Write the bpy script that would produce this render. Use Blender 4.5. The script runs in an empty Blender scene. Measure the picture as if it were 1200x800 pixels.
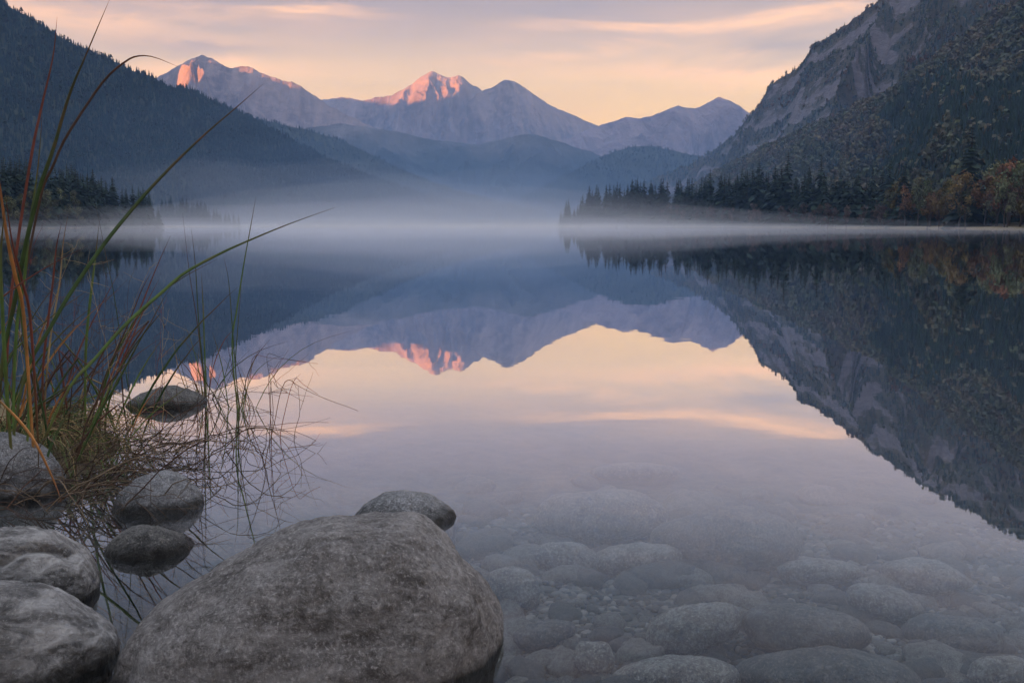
import bpy, math
import numpy as np
from mathutils import Vector

# ------------------------------------------------------------------ basics
sc = bpy.context.scene
COL = sc.collection
R = math.radians
F = 1100.0                       # focal length in pixels of the 1200 px wide photograph
PITCH = R(7.0)
CAMH = 0.9
rng = np.random.default_rng(7)

def ray(px, py):
    x = (px - 600.0) / F
    y = (400.0 - py) / F
    c, s = math.cos(PITCH), math.sin(PITCH)
    return np.array([x, c + y * s, -s + y * c])

def at_y(px, py, Y):
    d = ray(px, py)
    return np.array([0, 0, CAMH]) + d * (Y / d[1])

def at_z(px, py, z):
    d = ray(px, py)
    return np.array([0, 0, CAMH]) + d * ((z - CAMH) / d[2])

# ------------------------------------------------------------------ numpy noise
_P = np.random.default_rng(3).permutation(256)
_P = np.concatenate([_P, _P, _P])
_G2 = np.stack([np.cos(np.arange(256) * 2.399963), np.sin(np.arange(256) * 2.399963)], -1)
_g3 = np.random.default_rng(5).normal(size=(256, 3))
_G3 = _g3 / np.linalg.norm(_g3, axis=1, keepdims=True)

def _fade(t):
    return t * t * t * (t * (t * 6 - 15) + 10)

def perlin2(x, y):
    xi = np.floor(x).astype(int); yi = np.floor(y).astype(int)
    xf = x - xi; yf = y - yi
    u, v = _fade(xf), _fade(yf)
    xi &= 255; yi &= 255
    def g(ix, iy, fx, fy):
        h = _P[_P[ix] + iy]
        return _G2[h, 0] * fx + _G2[h, 1] * fy
    a = g(xi, yi, xf, yf); b = g(xi + 1, yi, xf - 1, yf)
    c = g(xi, yi + 1, xf, yf - 1); d = g(xi + 1, yi + 1, xf - 1, yf - 1)
    return ((a * (1 - u) + b * u) * (1 - v) + (c * (1 - u) + d * u) * v) * 1.5

def perlin3(p):
    x, y, z = p[..., 0], p[..., 1], p[..., 2]
    xi = np.floor(x).astype(int); yi = np.floor(y).astype(int); zi = np.floor(z).astype(int)
    xf = x - xi; yf = y - yi; zf = z - zi
    u, v, w = _fade(xf), _fade(yf), _fade(zf)
    xi &= 255; yi &= 255; zi &= 255
    def g(ix, iy, iz, fx, fy, fz):
        h = _P[_P[_P[ix] + iy] + iz]
        return _G3[h, 0] * fx + _G3[h, 1] * fy + _G3[h, 2] * fz
    r = 0
    for dx in (0, 1):
        for dy in (0, 1):
            for dz in (0, 1):
                wt = (u if dx else 1 - u) * (v if dy else 1 - v) * (w if dz else 1 - w)
                r = r + wt * g(xi + dx, yi + dy, zi + dz, xf - dx, yf - dy, zf - dz)
    return r * 1.4

def fbm2(x, y, o=5, gain=.5, lac=2.03):
    r = 0; a = 1.0
    for i in range(o):
        r = r + a * perlin2(x + 17.3 * i, y + 9.1 * i)
        x = x * lac; y = y * lac; a *= gain
    return r

def ridged2(x, y, o=5, gain=.5, lac=2.07):
    r = 0; a = 1.0; w = 1.0; n = 0
    for i in range(o):
        s = 1 - np.abs(perlin2(x + 31.7 * i, y + 5.3 * i)) * 1.35
        s = np.clip(s, 0, 1) ** 2 * w
        w = np.clip(s * 1.6, 0, 1)
        r = r + a * s; n += a
        x = x * lac; y = y * lac; a *= gain
    return r / n

def fbm3(p, o=4, gain=.5):
    r = 0; a = 1.0
    for i in range(o):
        r = r + a * perlin3(p + 7.7 * i)
        p = p * 2.05; a *= gain
    return r

def sstep(a, b, x):
    t = np.clip((x - a) / (b - a), 0, 1)
    return t * t * (3 - 2 * t)

# ------------------------------------------------------------------ mesh helpers
def mesh(name, V, faces, uv=None, col=None, smooth=True, mats=()):
    """V (n,3); faces: list of int arrays (m,k)."""
    me = bpy.data.meshes.new(name)
    V = np.asarray(V, dtype=np.float32)
    if isinstance(faces, np.ndarray):
        faces = [faces]
    loops = np.concatenate([f.ravel() for f in faces]).astype(np.int32)
    tot = np.concatenate([np.full(len(f), f.shape[1], np.int32) for f in faces])
    start = np.concatenate([[0], np.cumsum(tot)[:-1]]).astype(np.int32)
    me.vertices.add(len(V)); me.vertices.foreach_set('co', V.ravel())
    me.loops.add(len(loops)); me.loops.foreach_set('vertex_index', loops)
    me.polygons.add(len(tot)); me.polygons.foreach_set('loop_start', start)
    me.polygons.foreach_set('loop_total', tot)
    me.polygons.foreach_set('use_smooth', np.full(len(tot), smooth, dtype=bool))
    me.update(calc_edges=True)
    if uv is not None:
        l = me.uv_layers.new(name='UVMap')
        l.data.foreach_set('uv', np.asarray(uv, np.float32)[loops].ravel())
    if col is not None:
        a = me.color_attributes.new('tint', 'FLOAT_COLOR', 'POINT')
        c = np.ones((len(V), 4), np.float32); c[:, :3] = col
        a.data.foreach_set('color', c.ravel())
    for m in mats:
        me.materials.append(m)
    return me

def obj(name, me, parent=None, loc=None, label=None, cat=None, group=None, kind=None):
    o = bpy.data.objects.new(name, me)
    COL.objects.link(o)
    if parent is not None:
        o.parent = parent
    if loc is not None:
        o.location = loc
    tag(o, label, cat, group, kind)
    return o

def tag(o, label=None, cat=None, group=None, kind=None):
    for k, v in (('label', label), ('category', cat), ('group', group), ('kind', kind)):
        if v:
            o[k] = v

def grid_faces(nu, nv, off=0):
    i = np.arange(nu - 1)[:, None] * nv + np.arange(nv - 1)[None, :]
    i = i.ravel() + off
    return np.stack([i, i + 1, i + nv + 1, i + nv], -1)

class Acc:
    """collects tubes into one mesh"""
    def __init__(self):
        self.V = []; self.Q = []; self.T = []; self.uv = []; self.C = []; self.n = 0
    def tube(self, P, rad, sides=5, flat=1.0, side=None, tint=(1, 1, 1)):
        P = np.asarray(P, float); n = len(P)
        rad = np.broadcast_to(np.asarray(rad, float), (n,))
        T = np.gradient(P, axis=0); T /= np.linalg.norm(T, axis=1, keepdims=True) + 1e-9
        ref = np.array([0.3, 1, 0.1]) if side is None else np.asarray(side, float)
        A = np.cross(T, ref); A /= np.linalg.norm(A, axis=1, keepdims=True) + 1e-9
        B = np.cross(T, A)
        th = np.arange(sides) / sides * 2 * math.pi
        ring = P[:, None] + rad[:, None, None] * (np.cos(th)[None, :, None] * A[:, None] + flat * np.sin(th)[None, :, None] * B[:, None])
        self.V.append(ring.reshape(-1, 3))
        i = np.arange(n - 1)[:, None] * sides
        j = np.arange(sides)[None, :]; k = (j + 1) % sides
        q = np.stack([i + j, i + k, i + sides + k, i + sides + j], -1).reshape(-1, 4) + self.n
        self.Q.append(q)
        t = np.linspace(0, 1, n)
        self.uv.append(np.stack([np.tile(th / 6.2832, n), np.repeat(t, sides)], -1))
        self.C.append(np.tile(np.asarray(tint, float), (n * sides, 1)))
        self.n += n * sides
    def build(self, name, mats, smooth=True):
        return mesh(name, np.concatenate(self.V), [np.concatenate(self.Q)], uv=np.concatenate(self.uv), col=np.concatenate(self.C), smooth=smooth, mats=mats)

def spline(pts, n):
    """Catmull-Rom through pts"""
    P = np.asarray(pts, float)
    P = np.vstack([2 * P[0] - P[1], P, 2 * P[-1] - P[-2]])
    m = len(P) - 3
    t = np.linspace(0, m - 1e-6, n)
    i = t.astype(int); f = (t - i)[:, None]
    a, b, c, d = P[i], P[i + 1], P[i + 2], P[i + 3]
    return .5 * (2 * b + (c - a) * f + (2 * a - 5 * b + 4 * c - d) * f ** 2 + (3 * b - a - 3 * c + d) * f ** 3)

# ------------------------------------------------------------------ materials
class N:
    def __init__(self, nt):
        self.nt = nt
    def __call__(self, typ, _in=None, **kw):
        n = self.nt.nodes.new(typ)
        for k, v in kw.items():
            setattr(n, k, v)
        for k, v in (_in or {}).items():
            if isinstance(v, bpy.types.NodeSocket):
                self.nt.links.new(v, n.inputs[k])
            else:
                n.inputs[k].default_value = v
        return n
    def math(self, op, a, b=0.0, c=None, clamp=False):
        d = {0: a, 1: b}
        if c is not None:
            d[2] = c
        return self('ShaderNodeMath', d, operation=op, use_clamp=clamp).outputs[0]
    def mix(self, f, a, b, mode='MIX'):
        n = self('ShaderNodeMix', data_type='RGBA', blend_type=mode)
        for s, v in ((0, f), (6, a), (7, b)):
            if isinstance(v, bpy.types.NodeSocket):
                self.nt.links.new(v, n.inputs[s])
            else:
                n.inputs[s].default_value = (*v, 1) if isinstance(v, tuple) and len(v) == 3 else v
        return n.outputs[2]
    def ramp(self, f, stops, interp='LINEAR'):
        n = self('ShaderNodeValToRGB', {0: f})
        cr = n.color_ramp; cr.interpolation = interp
        while len(cr.elements) < len(stops):
            cr.elements.new(0.5)
        for e, (p, c) in zip(cr.elements, stops):
            e.position = p
            e.color = (*c, 1) if not np.isscalar(c) else (c, c, c, 1)
        return n.outputs[0]
    def noise(self, vec, scale, detail=4, rough=.55, dist=0.0, out=0):
        d = {'Scale': scale, 'Detail': detail, 'Roughness': rough, 'Distortion': dist}
        if vec is not None:
            d['Vector'] = vec
        return self('ShaderNodeTexNoise', d).outputs[out]
    def mapr(self, v, a, b, c=0.0, d=1.0):
        return self('ShaderNodeMapRange', {0: v, 1: a, 2: b, 3: c, 4: d}).outputs[0]
    def scalev(self, v, s):
        return self('ShaderNodeVectorMath', {0: v, 1: s}, operation='MULTIPLY').outputs[0]

def material(name):
    m = bpy.data.materials.new(name); m.use_nodes = True
    nt = m.node_tree; nt.nodes.clear()
    n = N(nt)
    out = n('ShaderNodeOutputMaterial')
    return m, n, out

def principled(n, out, color, rough=.9, bump=None, bump_d=.02, bump_s=.6, spec=.3, extra=None):
    d = {'Base Color': color, 'Roughness': rough, 'Specular IOR Level': spec}
    if isinstance(color, tuple):
        d['Base Color'] = (*color, 1)
    if bump is not None:
        b = n('ShaderNodeBump', {'Height': bump, 'Distance': bump_d, 'Strength': bump_s})
        d['Normal'] = b.outputs[0]
    d.update(extra or {})
    p = n('ShaderNodeBsdfPrincipled', d)
    n.nt.links.new(p.outputs[0], out.inputs[0])
    return p

def mat_rockmountain(name, rock=(.34, .29, .27), dark=(.15, .13, .125), veg=(.045, .055, .04), veg_lo=100, veg_hi=400, scale=1.0, veg_rock_mix=.0):
    m, n, out = material(name)
    g = n('ShaderNodeNewGeometry')
    pos = g.outputs['Position']
    uv = n('ShaderNodeUVMap').outputs[0]
    st = n.scalev(uv, (1 / 90 * scale, 1 / 380 * scale, 0))
    a = n.noise(st, 1.0, 8, .62, .8)
    b = n.noise(n.scalev(pos, (.02 * scale,) * 3), 1.0, 7, .65)
    c = n.mix(n.mapr(a, .36, .66), dark, rock)
    c = n.mix(n.mapr(b, .45, .75), c, tuple(x * 1.12 for x in rock))
    z = n('ShaderNodeSeparateXYZ', {0: pos}).outputs[2]
    zz = n.math('ADD', z, n.math('MULTIPLY', n.math('SUBTRACT', n.noise(n.scalev(pos, (.004, .004, .002)), 1, 8, .65), .5), 520))
    vf = n.mapr(zz, veg_hi, veg_lo)
    vcol = n.mix(n.noise(n.scalev(pos, (.03,) * 3), 1, 5), tuple(x * .7 for x in veg), tuple(x * 1.4 for x in veg))
    c = n.mix(vf, c, vcol)
    principled(n, out, c, .95, n.math('ADD', a, b), 22, .8, spec=.1)
    return m

def mat_forestfloor(name, c0, c1, rockc=None, band_lo=0, band_hi=0):
    m, n, out = material(name)
    g = n('ShaderNodeNewGeometry'); pos = g.outputs['Position']
    f = n.noise(n.scalev(pos, (.02,) * 3), 1, 8, .65)
    c = n.mix(n.mapr(f, .3, .7), c0, c1)
    principled(n, out, c, .95, f, 4, .5, spec=.1)
    return m

# rocky right mountain: rock bands follow the fall of the ridge
def mat_cliff(name):
    m, n, out = material(name)
    at = n('ShaderNodeAttribute', attribute_name='tint')
    rockm = n('ShaderNodeSeparateColor', {0: at.outputs[0]}).outputs[0]
    g = n('ShaderNodeNewGeometry'); pos = g.outputs['Position']
    a = n.noise(n.scalev(pos, (.05, .05, .09)), 1, 10, .72, .6)
    b = n.noise(n.scalev(pos, (.012, .012, .02)), 1, 6, .6)
    rock = n.mix(n.mapr(a, .3, .68), (.085, .078, .08), (.225, .195, .20))
    soil = n.mix(n.mapr(b, .35, .65), (.05, .055, .035), (.11, .085, .05))
    rf = n.mapr(n.math('ADD', rockm, n.math('MULTIPLY', n.math('SUBTRACT', a, .5), .9)), .42, .58)
    c = n.mix(rf, soil, rock)
    principled(n, out, c, .95, a, 6, .7, spec=.1)
    return m

def mat_tint(name, mul=1.15, rough=.8, var=.5, scale=2.0, spec=.2, rand=0.0):
    """colour from the mesh's own tint attribute with a noise variation"""
    m, n, out = material(name)
    at = n('ShaderNodeAttribute', attribute_name='tint').outputs[0]
    g = n('ShaderNodeNewGeometry'); pos = g.outputs['Position']
    f = n.noise(n.scalev(pos, (scale,) * 3), 1, 3)
    c = n.mix(1.0, at, n.ramp(f, [(.25, mul * (1 - var)), (.75, mul * (1 + var))]), 'MULTIPLY')
    if rand:
        oi = n('ShaderNodeObjectInfo').outputs['Random']
        h = n('ShaderNodeHueSaturation', {'Color': c, 'Hue': n.mapr(oi, 0, 1, .5 - .03 * rand, .5 + .03 * rand), 'Value': n.mapr(n.math('FRACT', n.math('MULTIPLY', oi, 7.3)), 0, 1, 1 - .35 * rand, 1 + .35 * rand)})
        c = h.outputs[0]
    principled(n, out, c, rough, spec=spec)
    return m

def mat_stone(name, lo=(.075, .075, .075), mid=(.19, .185, .18), hi=(.42, .41, .40), scale=1.0, streak=0.0, wetz=.012, speck=1.0, seed=0.0):
    m, n, out = material(name)
    tc = n('ShaderNodeTexCoord').outputs['Object']
    v = n('ShaderNodeVectorMath', {0: tc, 1: (seed, seed * 1.7, seed * .3)}, operation='ADD').outputs[0]
    v = n.scalev(v, (scale,) * 3)
    big = n.noise(v, 4.5, 6, .6, .3)
    med = n.noise(v, 24, 9, .74, .5)
    fin = n.noise(v, 95, 7, .8)
    c = n.mix(n.mapr(big, .32, .68), lo, mid)
    c = n.mix(n.mapr(med, .50, .70, 0, .6), c, hi)
    c = n.mix(n.mapr(med, .46, .34, 0, .6), c, tuple(x * .4 for x in lo))
    c = n.mix(n.mapr(fin, .53, .66, 0, .8 * speck), c, tuple(min(1, x * 1.15) for x in hi))
    c = n.mix(n.mapr(fin, .47, .34, 0, .85 * speck), c, tuple(x * .4 for x in lo))
    vor = n('ShaderNodeTexVoronoi', {'Vector': n('ShaderNodeVectorMath', {0: v, 1: n.noise(v, 9, 3, .5, 0, 1)}, operation='ADD').outputs[0], 'Scale': 13.0}).outputs[0]
    spot = n.math('MULTIPLY', n.mapr(vor, .30, .12), n.mapr(big, .46, .62))
    c = n.mix(n.math('MULTIPLY', spot, .35), c, tuple(min(1, x * 1.3) for x in hi))
    if streak:
        w = n.noise(n.scalev(v, (1.5, 6, 9)), 2.2, 7, .6, 1.2)
        c = n.mix(n.math('MULTIPLY', n.mapr(w, .48, .70), streak), c, tuple(min(1, x * 1.25) for x in hi))
        c = n.mix(n.math('MULTIPLY', n.mapr(w, .42, .30), streak), c, tuple(x * .5 for x in lo))
    g = n('ShaderNodeNewGeometry'); pos = g.outputs['Position']
    z = n('ShaderNodeSeparateXYZ', {0: pos}).outputs[2]
    zz = n.math('ADD', z, n.math('MULTIPLY', n.math('SUBTRACT', big, .5), .05))
    wet = n.mapr(zz, wetz + .02, wetz - .006)
    c = n.mix(n.math('MULTIPLY', wet, .92), c, n.mix(1.0, c, (.13, .13, .12), 'MULTIPLY'))
    rough = n.mapr(wet, 0, 1, .82, .28)
    hgt = n.math('ADD', n.math('MULTIPLY', med, .8), n.math('MULTIPLY', fin, .35))
    principled(n, out, c, rough, hgt, .022, .9, spec=.35)
    return m

# ------------------------------------------------------------------ camera
cam = bpy.data.cameras.new('camera')
cam.sensor_width = 36.0
cam.lens = F * 36.0 / 1200.0
cam.clip_start = 0.05
cam.clip_end = 40000
co = bpy.data.objects.new('camera', cam); COL.objects.link(co)
co.location = (0, 0, CAMH)
co.rotation_euler = (R(90) - PITCH, 0, 0)
sc.camera = co

# ------------------------------------------------------------------ world
w = bpy.data.worlds.new('World'); sc.world = w; w.use_nodes = True
nt = w.node_tree; nt.nodes.clear(); n = N(nt)
wo = n('ShaderNodeOutputWorld')
SUN_EL, SUN_AZ = 4.2, 40.0          # the light travels towards +X, turned SUN_AZ degrees towards +Y
tdir = Vector((math.cos(R(SUN_AZ)) * math.cos(R(SUN_EL)), math.sin(R(SUN_AZ)) * math.cos(R(SUN_EL)), -math.sin(R(SUN_EL))))
sky = n('ShaderNodeTexSky', sky_type='NISHITA', sun_disc=False)
sky.sun_elevation = R(SUN_EL)
sky.sun_rotation = math.atan2(-tdir.x, -tdir.y)
dirv = n('ShaderNodeTexCoord').outputs['Generated']
sx = n('ShaderNodeSeparateXYZ', {0: dirv})
X, Y, Z = sx.outputs
el = n.math('MULTIPLY', n.math('ARCSINE', Z), 180 / math.pi)
az = n.math('MULTIPLY', n.math('ARCTAN2', X, Y), 180 / math.pi)
grad = n.ramp(n.mapr(el, 0, 90), [
    (0.0, (2.5, 1.42, .32)), (5.5 / 90, (2.40, 1.32, .32)), (8.5 / 90, (1.78, 1.05, .44)),
    (11 / 90, (.80, .55, .44)), (13.5 / 90, (.40, .31, .36)), (18 / 90, (.18, .215, .29)), (27 / 90, (.05, .115, .18)), (36 / 90, (.30, .36, .50)), (55 / 90, (1.75, 1.85, 2.15)), (1, (2.1, 2.22, 2.55))])
# cloud veils
cv = n('ShaderNodeCombineXYZ', {0: n.math('MULTIPLY', az, .07), 1: n.math('MULTIPLY', el, .33), 2: 2.0}).outputs[0]
warp = n.noise(cv, 1.0, 6, .6, .6)
wrp = n.math('SUBTRACT', warp, .5)
elw = n.math('ADD', el, n.math('MULTIPLY', wrp, 5.0))
azw = n.math('ADD', az, n.math('MULTIPLY', wrp, 16.0))
def band(a0, e0, sa, se, k=0.0):
    da = n.math('SUBTRACT', azw, a0)
    de = n.math('SUBTRACT', elw, n.math('MULTIPLY_ADD', da, k, e0))
    q = n.math('ADD', n.math('POWER', n.math('ABSOLUTE', n.math('DIVIDE', da, sa)), 2.0), n.math('POWER', n.math('ABSOLUTE', n.math('DIVIDE', de, se)), 2.0))
    return n.math('POWER', 2.71828, n.math('MULTIPLY', q, -1.0))
pink = None
for b in ((-22, 11.2, 9, 1.1, -.03), (-19, 8.6, 8, .8, .05), (11, 11.6, 9, .8, .03), (13, 8.8, 9, .9, -.02), (-5, 6.2, 9, .8, 0), (-25, 12.4, 6, .45, .0), (-13, 11.8, 5, .35, .03), (18, 12.0, 5, .5, .02), (5, 10.1, 6, .4, .03), (-16, 7.2, 5, .4, 0)):
    q = band(*b)
    pink = q if pink is None else n.math('MAXIMUM', pink, q)
grey = None
for b in ((-18.5, 10.4, 5.5, .8, .0), (-12, 13.0, 16, 1.0, .02), (6, 12.9, 10, .7, -.02), (17, 10.2, 6, .8, .02), (2, 25, 14, 2, .03), (-8, 30, 20, 3, .03)):
    q = band(*b)
    grey = q if grey is None else n.math('MAXIMUM', grey, q)
tex = n.mapr(n.noise(cv, 2.2, 7, .62, .4), .32, .68, .10, 1.35)
skyc = n.mix(n.math('MULTIPLY', n.math('MULTIPLY', pink, tex), .75, clamp=True), grad, (2.35, 1.16, .48))
skyc = n.mix(n.math('MULTIPLY', n.math('MULTIPLY', grey, tex), .60, clamp=True), skyc, (.42, .355, .42))
skyc = n.mix(n.mapr(n.noise(cv, 1.3, 6, .6, 1.0), .42, .75, 0, .22), skyc, (.85, .58, .52))
# the sky behind the camera is duller
back = n.mapr(Y, -.6, .5, .85, 1.0)
skyc = n.mix(1.0, skyc, n('ShaderNodeCombineColor', {0: back, 1: back, 2: back}).outputs[0], 'MULTIPLY')
b1 = n('ShaderNodeBackground', {0: skyc, 1: 0.122})
b2 = n('ShaderNodeBackground', {0: sky.outputs[0], 1: 0.005})
ad = n('ShaderNodeAddShader', {0: b1.outputs[0], 1: b2.outputs[0]})
nt.links.new(ad.outputs[0], wo.inputs[0])

sun = bpy.data.lights.new('sun', 'SUN')
sun.energy = 5.0; sun.angle = R(.5); sun.color = (1.0, .35, .06)
so = bpy.data.objects.new('sun', sun); COL.objects.link(so)
so.rotation_euler = tdir.to_track_quat('-Z', 'Y').to_euler()

sc.view_settings.view_transform = 'Standard'
sc.view_settings.look = 'None'
sc.view_settings.gamma = 1.0
sc.view_settings.exposure = 3.0
sc.view_settings.use_curve_mapping = False
sc.cycles.max_bounces = 8
sc.cycles.diffuse_bounces = 2
sc.cycles.glossy_bounces = 3
sc.cycles.transparent_max_bounces = 16
sc.cycles.volume_bounces = 2
sc.cycles.sample_clamp_indirect = 4.0
sc.cycles.use_denoising = True

# ------------------------------------------------------------------ mountains
def px_ridge(pts):
    return [at_y(*p) for p in pts]

def mountain(name, ridge, d, sf, sb, spur, su, sv, nu, nv, mat, jag=4.0, jag_s=40., conc=1.12, seed=0., octs=6, gain=.52, base=-6.0, nb=24, crest_spur=.12, tint=None, label=None, ribs=()):
    """ridge: list of 3-D crest points; d: horizontal direction the front slope falls in."""
    P = np.asarray(ridge, float)
    seg = np.linalg.norm(np.diff(P[:, :2], axis=0), axis=1)
    s = np.concatenate([[0], np.cumsum(seg)])
    u = np.linspace(0, s[-1], nu)
    C = np.stack([np.interp(u, s, P[:, k]) for k in range(3)], -1)
    # soften the joints a little
    k = max(3, nu // 160)
    ker = np.ones(k) / k
    for a in range(3):
        pad = np.pad(C[:, a], (k, k), mode='reflect', reflect_type='odd')
        C[:, a] = np.convolve(pad, ker, 'same')[k:-k]
    C[:, 2] += jag * fbm2(u / jag_s, np.full_like(u, seed + .5), 5, .6)
    d = np.asarray(d, float); d = d / np.linalg.norm(d)
    tf = np.linspace(0, 1.0, nv) ** 1.25
    tb = -np.linspace(1.0, 0, nb, endpoint=False)
    t = np.concatenate([tb, tf])
    zr = C[:, 2][:, None]
    W = np.where(t[None, :] >= 0, np.maximum(zr - base, 5) / sf, np.maximum(zr - base, 5) / sb)
    at = np.abs(t)[None, :]
    v = W * t[None, :]
    uu = u[:, None] + 0 * v
    z = base + (zr - base) * (1 - at) ** conc
    wx = fbm2(uu / (su * 1.6) + seed, v / (sv * 1.2) - seed, 3) * .55
    rg = ridged2(uu / su + wx + seed * 3.1, v / sv + wx * .6 + seed * 1.7, octs, gain)
    env = (crest_spur + (1 - crest_spur) * sstep(0, .28, at)) * (1 - sstep(.72, 1.0, at))
    ampl = spur * (zr - base) / (P[:, 2].max() - base + 1e-6)
    z = z + ampl * env * (rg - .45) * (t[None, :] != 0)
    # named ribs running down from the crest: (px on the crest, px drift per 100 m of descent, height, left width, right width)
    pxs = 600 + F * math.cos(PITCH) * P[:, 0] / (P[:, 1] + 1e-9)
    for (px, drift, hgt, wl, wr) in ribs:
        uk = np.interp(px, pxs, s)
        du = uu - uk - drift * .01 * v * 1.0 - 30 * perlin2(v / 160 + px, 0 * v)
        prof = np.where(du < 0, np.clip(1 + du / wl, 0, 1), np.clip(1 - du / wr, 0, 1)) ** 1.2
        vv_ = np.clip(v, 0, None)
        z = z + hgt * prof * (1 - np.exp(-vv_ * .50 / hgt)) * (1 - sstep(.35, .8, at))
    vv_ = np.clip(v, 0, None)
    z = np.where(v > 0, np.minimum(z, zr - .22 * vv_), z)
    XY = C[:, None, :2] + d[None, None, :] * v[..., None]
    V = np.concatenate([XY, z[..., None]], -1)
    uv = np.stack([uu, v], -1)
    col = None
    if tint is not None:
        c = tint(uu, v, at + 0 * v, z, rg, V)
        col = np.repeat(c[..., None], 3, -1).reshape(-1, 3)
    me = mesh(name, V.reshape(-1, 3), grid_faces(nu, len(t)), uv=uv.reshape(-1, 2), col=col, mats=[mat])
    o = obj(name, me, kind='structure', label=label)
    return dict(V=V, nb=nb, nv=nv, nu=nu, t=t, uu=uu, v=v, rg=rg, obj=o, tint=(None if tint is None else c))

m_far = mat_rockmountain('far_rock', rock=(.38, .29, .265), dark=(.14, .11, .11), veg=(.06, .065, .055), veg_lo=120, veg_hi=420)
m_far2 = mat_rockmountain('far_rock_pink', rock=(.36, .275, .275), dark=(.16, .12, .13), veg=(.06, .065, .055), veg_lo=60, veg_hi=300)
m_mid = mat_rockmountain('foothill_rock', rock=(.22, .19, .18), dark=(.10, .09, .09), veg=(.035, .045, .035), veg_lo=250, veg_hi=520)
m_for = mat_forestfloor('forest_slope', (.028, .036, .026), (.05, .06, .038))
m_cliff = mat_cliff('cliff_and_scrub')

# left far peak
mountain('mountain', px_ridge([(60, 190, 5000), (120, 140, 5000), (183, 92, 5000), (205, 80, 5000), (222, 71, 5000), (237, 65, 5000), (247, 68, 5000), (262, 77, 5000), (272, 80, 5000), (290, 77, 5000), (303, 84, 5000), (318, 90, 5000),
      (345, 97, 5000), (362, 108, 5000), (385, 124, 5000), (410, 136, 5000), (445, 152, 5000), (500, 172, 5000), (560, 200, 5000), (640, 235, 5000)]),
      (.12, -1), .75, .9, 170, 330, 640, 640, 240, m_far, jag=6, jag_s=70, seed=1.3, octs=8, gain=.62, crest_spur=.05, ribs=[(238, 40, 130, 170, 70), (222, 40, 60, 80, 40), (275, 30, 60, 160, 90)], label='pale rocky mountain peak with one sunlit ridge, left of the central peaks')
# central twin summit
mountain('mountain', px_ridge([(300, 175, 7000), (350, 128, 7000), (378, 117, 7000), (402, 114, 7000), (425, 118, 7000), (440, 114, 7000), (458, 113, 7000), (468, 106, 7000), (478, 101, 7000), (490, 93, 7000), (500, 86, 7000), (507, 83, 7000),
      (513, 86, 7000), (522, 91, 7000), (530, 90, 7000), (537, 88, 7000), (543, 91, 7000), (550, 97, 7000), (562, 104, 7000), (575, 116, 7000), (600, 134, 7000), (640, 165, 7000), (700, 215, 7000)]),
      (-.05, -1), .85, 1.3, 200, 330, 700, 760, 280, m_far, jag=7, jag_s=70, seed=4.2, octs=8, gain=.62, crest_spur=.05, ribs=[(479, 0, 90, 210, 60), (509, 2, 120, 170, 60), (528, 2, 50, 90, 30), (546, 4, 150, 220, 60), (420, -10, 60, 250, 160)], label='tall bare mountain with its craggy summit lit orange')
mountain('mountain', px_ridge([(440, 200, 6800), (490, 172, 6800), (530, 142, 6800), (550, 119, 6800), (562, 107, 6800), (575, 104, 6800), (585, 97, 6800), (592, 94, 6800), (600, 94, 6800), (608, 98, 6800), (625, 110, 6820), (645, 124, 6850), (668, 133, 6900), (690, 143, 6950), (703, 149, 7000),
      (730, 165, 7050), (790, 200, 7150)]),
      (.25, -1), 1.05, 1.2, 90, 420, 800, 460, 220, m_far, jag=5, jag_s=70, seed=8.8, octs=8, gain=.62, crest_spur=.03, ribs=[(594, 25, 40, 320, 200)], label='bare shaded summit just right of the orange lit summit')
# right far peak
mountain('mountain', px_ridge([(600, 205, 6000), (660, 165, 6000), (690, 151, 6000), (702, 148, 6000), (720, 142, 6000), (735, 137, 6000), (750, 139, 6000), (768, 134, 6000), (783, 128, 6000), (795, 124, 6000), (806, 126, 6000), (815, 127, 6000), (828, 121, 6000), (843, 114, 6000),
      (853, 117, 6000), (865, 125, 6000), (880, 134, 6000), (910, 152, 6000), (960, 176, 6000), (1050, 225, 6000)]),
      (.30, -1), .62, .9, 210, 400, 640, 560, 240, m_far2, jag=5, jag_s=70, seed=2.9, octs=8, gain=.62, crest_spur=.04, ribs=[(845, 10, 120, 200, 120), (790, -60, 80, 200, 90)], label='pinkish bare mountain at the foot of the wooded cliff mountain')
# dark foothills in front of the central peaks
mountain('hill', px_ridge([(300, 165, 4400), (360, 150, 4400), (400, 145, 4400), (430, 149, 4400), (470, 155, 4400), (500, 163, 4400), (525, 166, 4400), (560, 169, 4400), (590, 163, 4400), (607, 159, 4400), (625, 157, 4400), (645, 163, 4400), (670, 171, 4400), (700, 181, 4400),
      (740, 196, 4400), (800, 215, 4400), (880, 240, 4400)]),
      (.05, -1), .45, .5, 190, 330, 560, 420, 160, m_mid, jag=4, jag_s=60, seed=5.5, crest_spur=.1, label='dark scrubby foothill below the bare central peaks')
mh = []
mh.append(mountain('hill', px_ridge([(560, 255, 3200), (610, 232, 3200), (650, 212, 3200), (690, 191, 3200), (720, 178, 3200), (738, 172.5, 3200), (752, 171, 3200), (768, 172, 3200), (790, 177, 3200), (820, 183, 3200), (860, 192, 3200), (920, 205, 3200), (1000, 225, 3200)]),
      (-.05, -1), .42, .5, 60, 300, 420, 260, 90, m_for, jag=2, jag_s=60, seed=6.1, label='rounded dark wooded hill standing in the valley gap'))
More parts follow.
